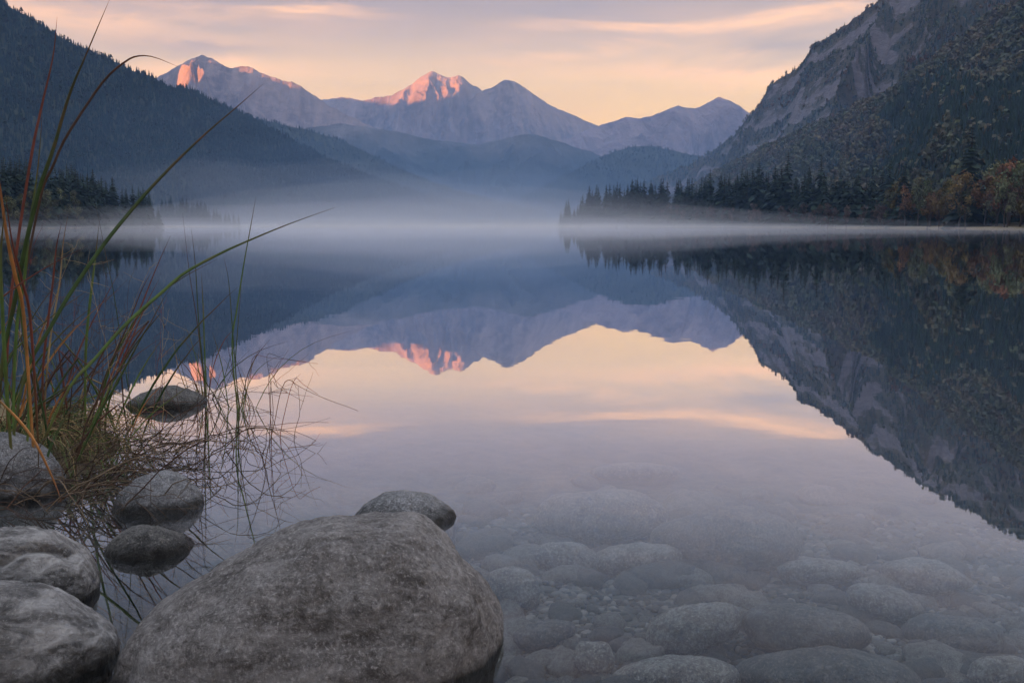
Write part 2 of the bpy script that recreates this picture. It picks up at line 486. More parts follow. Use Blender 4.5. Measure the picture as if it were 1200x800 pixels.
# left wooded mountain, two ridges
mh.append(mountain('hill', px_ridge([(200, 110, 2700), (270, 128, 2700), (295, 138, 2700), (340, 148, 2700), (370, 155, 2700), (400, 164, 2700), (440, 184, 2700), (480, 203, 2700), (530, 222, 2700), (580, 236, 2700), (640, 250, 2700), (680, 260, 2700)]),
      (.10, -1), .55, .5, 70, 220, 420, 320, 100, m_for, jag=2.5, jag_s=50, seed=7.7, label='blue wooded ridge running down behind the left mountain'))
left_pts = [np.array([-1750, -1600, 880]), np.array([-1640, -700, 900]), np.array([-1500, 150, 900]), np.array([-1300, 800, 800]), np.array([-1060, 1250, 520])] + px_ridge([(0, 1, 1500), (25, 15, 1520), (50, 31, 1545), (75, 46, 1570), (100, 58, 1600), (130, 71, 1640), (150, 80, 1670), (170, 88, 1700), (183, 93, 1720), (196, 101, 1750), (206, 106, 1765), (216, 104, 1780), (228, 107, 1800),
      (245, 116, 1830), (270, 127, 1870), (300, 142, 1920), (340, 163, 1990), (380, 184, 2060), (430, 206, 2150), (480, 224, 2250), (540, 240, 2370), (620, 256, 2500)])
mh.append(mountain('mountain', left_pts, (.45, -.9), .62, .7, 120, 260, 520, 860, 170, m_for, jag=2.5, jag_s=40, seed=3.3, octs=6, label='long dark blue wooded mountain falling from the left to the lake'))
# unseen range added on the left to shade the valley, notched for lit peaks
mountain('mountain', [(-1300, -2600, 800), (-1500, -800, 900), (-1560, 300, 930), (-2400, 2400, 1120), (-2700, 2900, 1190), (-2800, 3120, 1120), (-2890, 3370, 1010), (-2935, 3460, 720), (-3020, 3640, 700), (-3075, 3770, 1130), (-3140, 3900, 1300), (-3200, 4020, 1400), (-3290, 4130, 1360), (-3400, 4250, 1125), (-3700, 4500, 1135), (-4300, 4900, 1240), (-4700, 6000, 1250)],
      (.9, -.35), 1.7, .9, 120, 500, 700, 260, 60, m_for, jag=15, jag_s=220, seed=11.3, label='unseen mountain range added on the sunrise side to shade the valley')

# right cliff mountain and the wooded spur before it
def cliff_tint(uu, v, at, z, rg, V):
    b = fbm2(uu / 420 + 2.3 + v / 900, v / 40 + .5, 6, .6)
    c = fbm2(uu / 60, v / 45, 5, .6)
    r = .33 + .70 * b + .45 * c
    r = r * sstep(.0, .06, at) * (1 - sstep(.34, .55, at + .1 * c))
    return np.clip(r, 0, 1)
right_pts = [(640, 262, 2700), (680, 250, 2620), (720, 234, 2540), (760, 214, 2450), (800, 196, 2360), (830, 182, 2290), (848, 168, 2250), (860, 158, 2220), (872, 144, 2195), (880, 134, 2180), (889, 124, 2160), (896, 116, 2145), (905, 98, 2125), (913, 93, 2110),
      (925, 87, 2080), (935, 80, 2060), (946, 64, 2035), (952, 53, 2025), (957, 49, 2015), (962, 51, 2000), (970, 44, 1980), (985, 34, 1950), (1000, 23, 1920), (1015, 10, 1890), (1035, -3, 1850), (1070, -28, 1790), (1120, -60, 1700), (1200, -105, 1580), (1320, -160, 1400)]
mR = mountain('mountain', px_ridge(right_pts), (-.55, -.83), .78, .7, 150, 210, 420, 760, 300, m_cliff, jag=5, jag_s=30, seed=9.4, octs=7, crest_spur=.18, tint=cliff_tint, label='steep mountain of grey cliff bands and scrub rising out of the frame')
spur_pts = [(700, 262, 1750), (760, 246, 1680), (800, 230, 1620), (840, 206, 1560), (870, 190, 1510), (900, 175, 1460), (940, 157, 1400), (980, 140, 1340), (1015, 124, 1290), (1050, 108, 1240), (1080, 85, 1190), (1110, 62, 1150), (1150, 32, 1100), (1200, -2, 1040), (1270, -50, 960), (1400, -110, 820)]
mS = mountain('hill', px_ridge(spur_pts), (-.62, -.78), .50, .6, 60, 150, 300, 420, 150, m_for, jag=3, jag_s=40, seed=12.4, octs=5, label='wooded spur in autumn colours below the grey cliffs')

# ------------------------------------------------------------------ lake outline and ground sheet
lake = np.array([(-1.9, -1.2), (-1.8, .8), (-1.75, 1.6), (-1.78, 2.5), (-1.66, 3.0), (-1.55, 3.4), (-1.66, 3.9), (-2.05, 4.5), (-3.4, 5.3), (-9, 10), (-60, 45), (-150, 160), (-172, 240), (-166, 300), (-182, 400), (-212, 520), (-228, 610), (-236, 632), (-262, 640), (-320, 700), (-340, 850), (-330, 910),
    (-276, 945), (-330, 990), (-360, 1250), (-220, 1480), (60, 1560), (260, 1400), (220, 1080), (60, 965), (44, 950), (78, 890), (124, 680), (159, 500), (166, 380), (160, 290), (165, 200), (140, 80), (80, 22), (25, 4), (7, -1.5)], float)

def sdf(x, y, poly):
    """negative inside"""
    d = np.full(x.shape, 1e18); ins = np.zeros(x.shape, bool)
    m = len(poly)
    for i in range(m):
        a = poly[i]; b = poly[(i + 1) % m]
        e = b - a
        t = np.clip(((x - a[0]) * e[0] + (y - a[1]) * e[1]) / (e @ e), 0, 1)
        d = np.minimum(d, (x - a[0] - t * e[0]) ** 2 + (y - a[1] - t * e[1]) ** 2)
        cond = ((a[1] > y) != (b[1] > y))
        xx = a[0] + (y - a[1]) / (b[1] - a[1] + 1e-12) * e[0]
        ins ^= cond & (x < xx)
    d = np.sqrt(d)
    return np.where(ins, -d, d)

def ground_z(x, y):
    x = np.asarray(x, float); y = np.asarray(y, float)
    s = sdf(x, y, lake)
    r = np.hypot(x, y)
    dep = np.minimum(.30 * np.clip(-s, 0, 1.0) ** .8 + .03 * np.clip(-s - 1, 0, 60) + .05 * np.clip(r - 8, 0, 100), 9)
    near = np.exp(-r / 25)
    land = np.minimum(.035 * s + .3 * (1 - np.exp(-np.clip(s, 0, None) / 2.5)), 9 + .01 * s) + .9 * np.clip(fbm2(x / 40, y / 40, 4), -.5, 1) * sstep(4, 40, s)
    z = np.where(s < 0, -dep, land)
    z = z + near * .03 * fbm2(x * 2.3, y * 2.3, 4)
    return z

rr = np.concatenate([[0.0], np.geomspace(.25, 8100, 330)])
na = 420
aa = np.concatenate([np.linspace(-42, 42, 300), np.linspace(42, 318, 121)[1:-1]])
aa = np.radians(aa)
aa = np.concatenate([aa, [aa[0] + 2 * math.pi]])
RR, AA = np.meshgrid(rr, aa, indexing='ij')
gx = RR * np.sin(AA); gy = RR * np.cos(AA)
gz = ground_z(gx, gy)
m, n, out = material('lake_shore_ground')
g = n('ShaderNodeNewGeometry'); pos = g.outputs['Position']
z = n('ShaderNodeSeparateXYZ', {0: pos}).outputs[2]
f1 = n.noise(n.scalev(pos, (9,) * 3), 1, 8, .65)
f2 = n.noise(n.scalev(pos, (.05,) * 3), 1, 6, .6)
f3 = n.noise(n.scalev(pos, (60,) * 3), 1, 4, .6)
bed = n.mix(n.mapr(f1, .35, .68), (.022, .024, .024), (.10, .10, .09))
bed = n.mix(n.mapr(f3, .5, .75, 0, .5), bed, (.16, .155, .14))
strip = n.mix(f2, (.22, .16, .075), (.13, .11, .06))
floor_ = n.mix(f2, (.045, .05, .03), (.085, .07, .04))
c = n.mix(n.mapr(z, -.02, .06), bed, strip)
c = n.mix(n.mapr(z, .8, 1.8), c, floor_)
principled(n, out, c, .95, f1, .03, .6, spec=.15)
me = mesh('ground', np.stack([gx, gy, gz], -1).reshape(-1, 3), grid_faces(len(rr), len(aa)), mats=[m])
obj('ground', me, kind='structure', label='lake bed and low shores around the lake')

# ------------------------------------------------------------------ water
m, n, out = material('still_lake_water')
g = n('ShaderNodeNewGeometry'); pos = g.outputs['Position']
wv = n.noise(n.scalev(pos, (.9, 2.2, 1)), 1, 3, .5, .3)
wv2 = n.noise(n.scalev(pos, (.12, .3, 1)), 1, 2, .5)
hh = n.math('ADD', n.math('MULTIPLY', wv, .00045), n.math('MULTIPLY', wv2, .0012))
bm = n('ShaderNodeBump', {'Height': hh, 'Distance': 1.0, 'Strength': 1.0})
lw = n('ShaderNodeLayerWeight', {'Blend': .5})
cosv = n.math('SUBTRACT', 1.0, lw.outputs['Facing'])
fr = n.ramp(cosv, [(0, 1.0), (.10, .90), (.17, .83), (.22, .74), (.28, .56), (.33, .36), (.39, .20), (.46, .11), (.6, .06), (1, .03)])
gl = n('ShaderNodeBsdfGlossy', {'Color': (.96, .97, 1.0, 1), 'Roughness': .012, 'Normal': bm.outputs[0]})
tr = n('ShaderNodeBsdfTransparent', {'Color': (.86, .91, .93, 1)})
mx = n('ShaderNodeMixShader', {0: fr, 1: tr.outputs[0], 2: gl.outputs[0]})
nt = m.node_tree; nt.links.new(mx.outputs[0], out.inputs[0])
ang = np.linspace(0, 2 * math.pi, 97)[:-1]
rad = np.array([2., 8, 40, 200, 900, 2600])
WV = np.concatenate([[[0, 0, 0]], np.stack([np.outer(rad, np.cos(ang)), np.outer(rad, np.sin(ang)), np.zeros((6, 96))], -1).reshape(-1, 3)])
i = np.arange(96); k = (i + 1) % 96
tris = np.stack([0 * i, 1 + i, 1 + k], -1)
qs = np.concatenate([np.stack([1 + a * 96 + i, 1 + (a + 1) * 96 + i, 1 + (a + 1) * 96 + k, 1 + a * 96 + k], -1) for a in range(5)])
obj('water', mesh('water', WV, [tris, qs], mats=[m]), kind='structure', label='still mirror-like mountain lake')

# ------------------------------------------------------------------ haze and mist
def box_mesh(name, lo, hi, mats):
    x0, y0, z0 = lo; x1, y1, z1 = hi
    V = np.array([(x0, y0, z0), (x1, y0, z0), (x1, y1, z0), (x0, y1, z0), (x0, y0, z1), (x1, y0, z1), (x1, y1, z1), (x0, y1, z1)])
    Fc = np.array([(0, 3, 2, 1), (4, 5, 6, 7), (0, 1, 5, 4), (1, 2, 6, 5), (2, 3, 7, 6), (3, 0, 4, 7)])
    return mesh(name, V, Fc, smooth=False, mats=mats)

def mat_volume(name, color, density, aniso=0.0):
    m, n, out = material(name)
    v = n('ShaderNodeVolumePrincipled', {'Color': (*color, 1), 'Density': density, 'Anisotropy': aniso})
    m.node_tree.links.new(v.outputs[0], out.inputs[1])
    return m

HAZE = mat_volume('valley_haze', (.34, .56, .96), 1.05e-4)
obj('haze', box_mesh('haze', (-8400, -8400, -11), (8400, 8400, 1480), [HAZE]), kind='stuff', label='thin blue morning haze filling the valley')

def dome(name, c, r, dens_mat, label):
    """lens of mist lying on the water, thinning out to nothing at its rim"""
    nt_, np_ = 96, 22
    th = np.linspace(0, 2 * math.pi, nt_, endpoint=False); rh = np.cos(np.linspace(0, math.pi / 2, np_))
    TH, RH = np.meshgrid(th, rh, indexing='ij')
    nx = np.cos(TH) * RH; ny = np.sin(TH) * RH
    q = 1 + .30 * fbm3(np.stack([nx, ny, 0 * nx], -1) * 2.5 + c[0] * .013 + c[1] * .007, 4)
    V = np.stack([c[0] + r[0] * nx * (1 + .15 * (q - 1)), c[1] + r[1] * ny * (1 + .15 * (q - 1)), c[2] + r[2] * (1 - RH ** 2) ** 1.4 * q], -1).reshape(-1, 3)
    i = np.arange(nt_)[:, None]; k = (i + 1) % nt_; j = np.arange(np_ - 1)[None, :]
    Q = np.stack([i * np_ + j, k * np_ + j, k * np_ + j + 1, i * np_ + j + 1], -1).reshape(-1, 4)
    V = np.concatenate([V, [[c[0], c[1], c[2]]]])
    T = np.stack([(k[:, 0]) * np_, i[:, 0] * np_, np.full(nt_, len(V) - 1)], -1)
    return obj(name, mesh(name, V, [Q, T], mats=[dens_mat]), kind='stuff', label=label)

MIST = mat_volume('lake_mist', (.97, .97, .99), 7.2e-4)
MIST2 = mat_volume('thin_mist', (.96, .96, .99), 3.3e-4)
BLUE = mat_volume('valley_air', (.38, .60, .95), 7e-5)
dome('mist', (-10, 400, .03), (230, 368, 2.0), MIST, 'lowest film of white mist hugging the lake')
dome('mist', (-40, 520, .04), (250, 440, 6), MIST2, 'low white mist lying on the far half of the lake')
dome('mist', (-40, 640, .05), (310, 520, 17), MIST2, 'thin layer of mist over the far half of the lake')
dome('mist', (-60, 820, .06), (330, 560, 34), MIST2, 'thin bank of mist before the wooded point')
dome('mist', (-60, 1230, .07), (420, 330, 75), MIST2, 'tall pale mist bank closing the far end of the lake')
dome('mist', (-330, 1380, .08), (520, 420, 95), mat_volume('veil_mist', (.95, .95, .99), 3.5e-4), 'faint veil of mist against the foot of the wooded mountain')
for q, (ry, hz) in enumerate(((1950, 330), (1800, 215), (1650, 130))):
    dome('mist', (250, 2350, .09 + .01 * q), (2000, ry, hz), BLUE, 'blue morning air lying between the valley sides')
# torn wisps on the water
rw = np.random.default_rng(41)
for q in range(13):
    yy_ = rw.uniform(240, 900); xx_ = rw.uniform(-.42, .22) * yy_
    dome('mist', (xx_, yy_, .10 + .004 * q), (rw.uniform(45, 130), rw.uniform(40, 120), rw.uniform(4, 15)), MIST, 'small torn wisp of white mist drifting on the lake')

# ------------------------------------------------------------------ trees: shared shapes
def conifer_low(r):
    """three ragged skirts: a far-off spruce of unit height"""
    V = []; T = []; n0 = 0
    for (z0, z1, ra) in ((.06, .50, .17), (.30, .76, .125), (.58, 1.0, .075)):
        k = 6
        th = np.arange(k) / k * 6.283 + r.uniform(0, 6)
        rr_ = ra * r.uniform(.7, 1.25, k)
        ring = np.stack([np.cos(th) * rr_, np.sin(th) * rr_, z0 + r.uniform(-.05, .05, k)], -1)
        V += [ring, [[r.uniform(-.01, .01), r.uniform(-.01, .01), z1]]]
        i = np.arange(k)
        T.append(np.stack([n0 + i, n0 + (i + 1) % k, np.full(k, n0 + k)], -1)); n0 += k + 1
    return np.concatenate(V), np.concatenate(T)

def broad_low(r):
    V = []; T = []
    for q in range(30):
        d = r.normal(size=3); d /= np.linalg.norm(d)
        p = np.array([0, 0, .56]) + d * np.array([.27, .27, .40]) * r.uniform(.45, 1.0)
        a = r.normal(size=3); a /= np.linalg.norm(a); b = np.cross(a, d + .4 * r.normal(size=3)); b /= np.linalg.norm(b) + 1e-6
        s_ = r.uniform(.07, .13)
        n0 = len(V)
        V += [p - a * s_ - b * s_ * .7, p + a * s_ * .8 - b * s_, p + a * s_ + b * s_ * .8, p - a * s_ * .7 + b * s_]
        T += [(n0, n0 + 1, n0 + 2), (n0, n0 + 2, n0 + 3)]
    return np.array(V), np.array(T)

_r = np.random.default_rng(21)
LOWC = [conifer_low(_r) for _ in range(8)]
LOWB = [broad_low(_r) for _ in range(8)]

def forest(name, pos, h, kindc, tint, mat_, label):
    """one mesh for a wood nobody could count"""
    VV = []; TT = []; CC = []; off = 0
    var = rng.integers(0, 8, len(pos)); rot = rng.uniform(0, 6.28, len(pos)); fat = rng.uniform(.8, 1.25, len(pos))
    for conif, lib in ((True, LOWC), (False, LOWB)):
        for q in range(8):
            m_ = (kindc == conif) & (var == q)
            c = int(m_.sum())
            if not c:
                continue
            V0, T0 = lib[q]
            hh_ = h[m_][:, None]; f = fat[m_][:, None]
            cs, sn = np.cos(rot[m_])[:, None], np.sin(rot[m_])[:, None]
            x = (V0[None, :, 0] * cs - V0[None, :, 1] * sn) * hh_ * f
            y = (V0[None, :, 0] * sn + V0[None, :, 1] * cs) * hh_ * f
            z = V0[None, :, 2] * hh_
            P = np.stack([x, y, z], -1) + pos[m_][:, None]
            VV.append(P.reshape(-1, 3))
            TT.append((T0[None] + (np.arange(c) * len(V0))[:, None, None]).reshape(-1, 3) + off)
            CC.append(np.repeat(tint[m_], len(V0), 0)); off += c * len(V0)
    me = mesh(name, np.concatenate(VV), np.concatenate(TT), col=np.concatenate(CC), smooth=False, mats=[mat_])
    return obj(name, me, kind='stuff', label=label)

M_FOREST = mat_tint('forest_canopy', var=.35, scale=.08, rough=.9, spec=.08)
DARKC = np.array([.030, .048, .036]); OLIVE = np.array([.105, .110, .058]); RUST = np.array([.19, .115, .055]); GOLD = np.array([.15, .115, .035])

def scatter(M, count, mask=None, back=2):
    V, nb = M['V'], M['nb']
    nu, nt2 = V.shape[:2]
    x0, x1 = V[..., 0], V[..., 1]
    # cell areas
    a = V[1:, 1:] - V[:-1, :-1]; b = V[1:, :-1] - V[:-1, 1:]
    area = np.linalg.norm(np.cross(a, b), axis=-1)
    cen = (V[1:, 1:] + V[:-1, :-1]) / 2
    inv = (np.abs(cen[..., 0]) < .62 * cen[..., 1]) & (cen[..., 2] > 3)
    inv[:, :nb - back] = False
    wgt = area * inv
    if mask is not None:
        wgt = wgt * mask[:-1, :-1]
    p = wgt.ravel() / wgt.sum()
    idx = rng.choice(p.size, count, p=p)
    iu, iv = np.unravel_index(idx, wgt.shape)
    f, g = rng.uniform(size=count)[:, None], rng.uniform(size=count)[:, None]
    P = (V[iu, iv] * (1 - f) * (1 - g) + V[iu + 1, iv] * f * (1 - g) + V[iu, iv + 1] * (1 - f) * g + V[iu + 1, iv + 1] * f * g)
    return P, iu, iv

def colours(n_, base, jit=.25):
    return base * rng.uniform(1 - jit, 1 + jit, (n_, 1)) * rng.uniform(.9, 1.1, (n_, 3))

# left mountain and blue ridge behind it, valley hill
for M, cnt, lab, hs in ((mh[2], 26000, 'dense dark wood covering the long left mountain', (6, 12)), (mh[1], 6500, 'wood on the blue ridge behind the left mountain', (7, 12)), (mh[0], 5500, 'wood on the rounded hill in the valley gap', (7, 13))):
    P, iu, iv = scatter(M, cnt)
    isc = rng.uniform(size=cnt) < .9
    c = np.where(isc[:, None], colours(cnt, np.array([.018, .034, .034]), .12), colours(cnt, np.array([.030, .042, .036]), .15))
    forest('forest', P - [0, 0, .8], rng.uniform(*hs, cnt), isc, c, M_FOREST, lab)
# cliffs: trees on the ledges between the rock bands
P, iu, iv = scatter(mR, 13000, mask=(1 - sstep(.25, .45, mR['tint'])) + .012)
isc = rng.uniform(size=len(P)) < .6
mixn = sstep(-.1, .5, fbm2(P[:, 0] / 90, P[:, 2] / 60, 3))[:, None]
c = np.where(isc[:, None], colours(len(P), DARKC), colours(len(P), OLIVE) * (1 - mixn) + colours(len(P), RUST * .7) * mixn)
forest('forest', P - [0, 0, .8], rng.uniform(4.5, 11, len(P)), isc, c, M_FOREST, 'trees on the ledges between the grey cliff bands')
# spur in autumn colours with a dark spruce stand low on its right
P, iu, iv = scatter(mS, 21000)
vv = mS['v'][iu, iv]; tt = np.abs(mS['t'][iv])
nz = fbm2(P[:, 0] / 120, P[:, 1] / 120, 4)
pxs_ = 600 + F * P[:, 0] / P[:, 1]
stand = sstep(.22, .36, tt + .16 * nz) * (1 - sstep(.80, .95, tt + .1 * nz)) * sstep(930, 1060, pxs_ + 60 * nz)
isc = rng.uniform(size=len(P)) < (.10 + .84 * stand)
mixn = sstep(-.35, .45, fbm2(P[:, 0] / 45, P[:, 1] / 45, 3) + .2 * (.5 - tt))[:, None]
c = np.where(isc[:, None], colours(len(P), DARKC, .15), colours(len(P), np.array([.092, .100, .062]), .10) * (1 - mixn) + colours(len(P), np.array([.128, .108, .064]), .10) * mixn)
forest('forest', P - [0, 0, .8], rng.uniform(7, 14.5, len(P)), isc, c, M_FOREST, 'autumn wood of rust and olive trees with dark spruces on the spur')

# ------------------------------------------------------------------ trees one can tell apart
def conifer_parts(seed):
    r = np.random.default_rng(seed)
    tr = Acc()
    zz_ = np.linspace(-.02, .98, 9)
    tr.tube(np.stack([.004 * np.sin(zz_ * 7 + seed), .004 * np.cos(zz_ * 5), zz_], -1), np.linspace(.014, .002, 9), 6, tint=(.055, .04, .03))
    V = []; Q = []; C = []; n0 = 0
    tiers = 34
    wide = r.uniform(.17, .23)
    for k in range(tiers):
        t = k / (tiers - 1)
        z = .07 + .91 * t
        ra = wide * (1 - t) ** .85 + .008
        ra *= r.uniform(.78, 1.15)
        nb_ = int(9 - 4 * t)
        ph0 = r.uniform(0, 6.28)
        for b in range(nb_):
            if r.uniform() < .08:
                continue
            th = ph0 + b / nb_ * 6.283 + r.uniform(-.25, .25)
            L = ra * r.uniform(.65, 1.18)
            wd = L * r.uniform(.30, .42) + .004
            dv = np.array([math.cos(th), math.sin(th), 0]); sv = np.array([-dv[1], dv[0], 0])
            up = np.array([0, 0, 1.0])
            p0 = up * z; p1 = p0 + dv * L * .55 - up * L * r.uniform(.05, .20); p2 = p0 + dv * L - up * L * r.uniform(.30, .55)
            roll = up * wd * r.uniform(-.7, .2)
            V += [p0 - sv * wd * .2, p0 + sv * wd * .2, p1 - sv * wd + roll, p1 + sv * wd + roll, p2 - sv * wd * .3, p2 + sv * wd * .3]
            Q += [(n0, n0 + 1, n0 + 3, n0 + 2), (n0 + 2, n0 + 3, n0 + 5, n0 + 4)]
            cc = DARKC * r.uniform(.7, 1.45) * np.array([1, 1, r.uniform(.85, 1.15)])
            C += [cc] * 6; n0 += 6
    return tr.build('trunk', [M_BARK], True), mesh('crown', np.array(V), np.array(Q), col=np.array(C), smooth=False, mats=[M_CROWN])

def broad_parts(seed, base, sparse=1.0, slim=1.0):
    r = np.random.default_rng(seed)
    tr = Acc()
    zz_ = np.linspace(-.02, .55, 7)
    sway = np.stack([.02 * np.sin(zz_ * 6 + seed), .02 * np.cos(zz_ * 5 + seed), zz_], -1)
    tr.tube(sway, np.linspace(.018, .008, 7), 6, tint=(.075, .06, .05))
    cen = []
    for k in range(13):
        z = r.uniform(.30, .92)
        rad_ = slim * .22 * math.sqrt(max(.05, 1 - ((z - .55) / .42) ** 2)) * r.uniform(.3, 1.0)
        th = r.uniform(0, 6.28)
        c = np.array([rad_ * math.cos(th), rad_ * math.sin(th), z]); cen.append(c)
        a = np.array([0, 0, max(.15, z - .22)])
        tr.tube(spline([a, (a + c) / 2 + [0, 0, -.02], c], 5), np.linspace(.007, .002, 5), 4, tint=(.075, .06, .05))
    V = []; Q = []; C = []; n0 = 0
    for c in cen:
        lr = r.uniform(.075, .12)
        lb = base * r.uniform(.65, 1.35) * r.uniform(.92, 1.08, 3)
        for q in range(int(58 * sparse)):
            d = r.normal(size=3); d /= np.linalg.norm(d)
            p = c + d * lr * r.uniform(.45, 1.1) * np.array([slim, slim, 1])
            s_ = r.uniform(.010, .022)
            a = r.normal(size=3); a /= np.linalg.norm(a); b = np.cross(a, d + .3 * r.normal(size=3)); b /= np.linalg.norm(b) + 1e-6
            V += [p - a * s_ - b * s_ * .7, p + a * s_ - b * s_ * .6, p + a * s_ * .8 + b * s_, p - a * s_ + b * s_ * .8]
            Q.append((n0, n0 + 1, n0 + 2, n0 + 3)); n0 += 4
            C += [lb * r.uniform(.75, 1.3)] * 4
    return tr.build('trunk', [M_BARK], True), mesh('crown', np.array(V), np.array(Q), col=np.array(C), smooth=False, mats=[M_CROWN])

M_BARK = mat_tint('bark', var=.3, scale=3.0, rough=.95, spec=.1)
M_CROWN = mat_tint('tree_leaves', mul=1.1, var=.25, scale=.5, rough=.8, spec=.12, rand=.6)
CONS = [conifer_parts(100 + k) for k in range(8)]
BROADS = {'olive': [broad_parts(200 + k, OLIVE) for k in range(4)], 'rust': [broad_parts(220 + k, RUST * .85) for k in range(4)],
          'gold': [broad_parts(240 + k, GOLD * .75) for k in range(3)], 'grey': [broad_parts(260 + k, np.array([.11, .080, .068]), .55, .9) for k in range(4)]}

def tree(name, parts, x, y, h, label, group, fat=1.0):
    e = bpy.data.objects.new(name, None); COL.objects.link(e)
    e.location = (x, y, float(ground_z(np.array([x]), np.array([y]))[0]) - .05)
    e.rotation_euler = (0, 0, rng.uniform(0, 6.28)); e.scale = (h * fat, h * fat, h)
    e.empty_display_size = .1
    tag(e, label, 'tree', group)
    for nm, me in zip(('trunk', 'crown'), parts):
        obj(nm, me, e)
    return e

def row(pts):
    a = np.array(pts, float)
    return lambda px: [np.interp(px, a[:, 0], a[:, k]) for k in range(1, a.shape[1])]

# right far shore: px -> distance of the shore, top line of the trees (px y)
rs = row([(650, 965, 258), (675, 925, 250), (690, 900, 243), (705, 870, 240), (740, 790, 236), (800, 690, 233), (850, 610, 230), (890, 570, 224), (921, 545, 222), (960, 490, 224), (1010, 450, 224), (1050, 410, 222), (1100, 365, 214), (1150, 325, 204), (1200, 298, 196), (1260, 270, 190)])
GR = 'spruces along the far shore under the cliff mountain'
# the tall ones that stand out
for px, top, lab in ((710, 230, 'tall spruce standing nearest the tip of the wooded shore under the cliffs'), (721, 229, 'second spire-topped spruce from the tip of the shore under the cliffs'), (735, 226, 'third tall spruce from the tip of the shore under the cliffs'),
        (750, 224, 'slender spruce above the low trees where the misty shore begins'), (762, 222, 'spruce with a pointed top beside the slender one on the misty shore'), (831, 212, 'tall spruce just before the gap of lower spruces at midshore'),
        (868, 211, 'tall dark spruce left of the twin highest spruces'), (888, 203, 'broad dark spruce, third highest on the shore under the cliffs'), (921, 196, 'highest spruce on the shore, a dark spire under the cliffs'),
        (941, 213, 'spruce of middling height between the two highest spires'), (960, 199, 'second highest spruce, a spire right of the highest one'), (1003, 208, 'tall spruce at the edge where autumn trees begin'),
        (1040, 204, 'last tall dark spruce before the rust coloured trees'), (1133, 168, 'lone dark spruce rising among the autumn trees near the frame edge')):
    Ys, _ = rs(px)
    Yt = Ys + 26
    p = at_y(px, 262, Yt)
    h = (268 - top) / F * Yt * 1.20
    tree('spruce_tree', CONS[rng.integers(0, 8)], p[0], Yt, h, lab, GR, rng.uniform(.95, 1.2))
for k in range(190):
    px = rng.uniform(655, 1085) if k % 3 else rng.uniform(690, 900)
    Ys, top = rs(px)
    Yt = Ys + rng.uniform(14, 55)
    h = (267 - top - rng.uniform(-14, 8)) / F * Yt * 1.26
    tree('spruce_tree', CONS[rng.integers(0, 8)], at_y(px, 262, Yt)[0], Yt, h, 'dark spruce of ordinary height in the close row on the shore under the cliffs', GR, rng.uniform(1.0, 1.35))
GB = 'bare greyish shrubs and small trees on the far bank'
for k in range(46):
    px = rng.uniform(775, 1060)
    Ys, top = rs(px)
    Yt = Ys + rng.uniform(5, 13)
    h = rng.uniform(17, 29) / F * Yt
    tree('bare_tree', BROADS['grey'][rng.integers(0, 4)], at_y(px, 262, Yt)[0], Yt, h, 'small grey leafless tree before the dark spruces on the far bank', GB, rng.uniform(.8, 1.1))
GA = 'autumn trees at the near end of the far shore'
for k in range(80):
    px = rng.uniform(1035, 1270)
    Ys, top = rs(px)
    dd = rng.uniform(6, 75) ** 1.0
    Yt = Ys + dd
    h = (265 - top - rng.uniform(-18, 22) + dd * .25) / F * Ys * .95
    q = rng.uniform()
    kd, lab = ('rust', 'rust brown autumn tree in the wood on the bank near the frame edge') if q < .36 else ('olive', 'olive green leafy tree in the autumn wood on the bank near the frame edge') if q < .8 else ('gold', 'dull gold autumn tree in the wood on the bank near the frame edge')
    tree('autumn_tree', BROADS[kd][rng.integers(0, len(BROADS[kd]))], at_y(px, 262, Yt)[0], Yt, max(h, 7), lab, GA, rng.uniform(.8, 1.05))
# wood filling the flat land behind those rows
cnt = 2600
px = rng.uniform(690, 1300, cnt); Ys = np.array([rs(q)[0] for q in px]); top = np.array([rs(q)[1] for q in px])
Yt = Ys + rng.uniform(40, 420, cnt)
X_ = (px - 600) / F * Yt / math.cos(PITCH)
P = np.stack([X_, Yt, ground_z(X_, Yt)], -1)
isc = rng.uniform(size=cnt) < .22
mixn = rng.uniform(size=(cnt, 1))
c = np.where(isc[:, None], colours(cnt, DARKC), colours(cnt, OLIVE) * (1 - mixn) + colours(cnt, RUST * .8) * mixn)
forest('forest', P, rng.uniform(9, 15, cnt) * np.interp(px, [900, 1150], [.8, 1.25]), isc, c * .85, M_FOREST, 'close wood on the flat land behind the shore trees')

# left wooded point
ls = row([(-80, 260, 165), (-20, 295, 185), (0, 310, 192), (30, 335, 200), (60, 365, 204), (100, 410, 209), (140, 490, 217), (170, 565, 226), (186, 610, 232), (190, 620, 236)])
GL = 'spruces on the wooded point beyond the grass'
for px, top, lab in ((186, 229, 'lone spruce standing at the very tip of the wooded point'), (176, 228, 'spruce next to the lone one at the tip of the wooded point'), (105, 203, 'sharp topped spruce, highest near the middle of the wooded point'),
        (94, 199, 'tall narrow spruce beside the sharp topped one on the wooded point'), (118, 208, 'shorter spruce right after the two sharp tops on the wooded point'), (63, 199, 'broad dark spruce at the thick end of the wooded point')):
    Ys, _ = ls(px)
    Yt = Ys + 8
    tree('spruce_tree', CONS[rng.integers(0, 8)], at_y(px, 262, Yt)[0], Yt, (265 - top) / F * Yt, lab, GL, 1.1)
for k in range(95):
    px = rng.uniform(-70, 186)
    Ys, top = ls(px)
    Yt = Ys + rng.uniform(5, 34)
    h = (270 - top - rng.uniform(-9, 7)) / F * Yt * 1.06
    tree('spruce_tree', CONS[rng.integers(0, 8)], at_y(px, 262, Yt)[0] - .2 * (Yt - Ys), Yt, h, 'dark spruce in the thick of the wooded point beyond the grass', GL, rng.uniform(.95, 1.3))
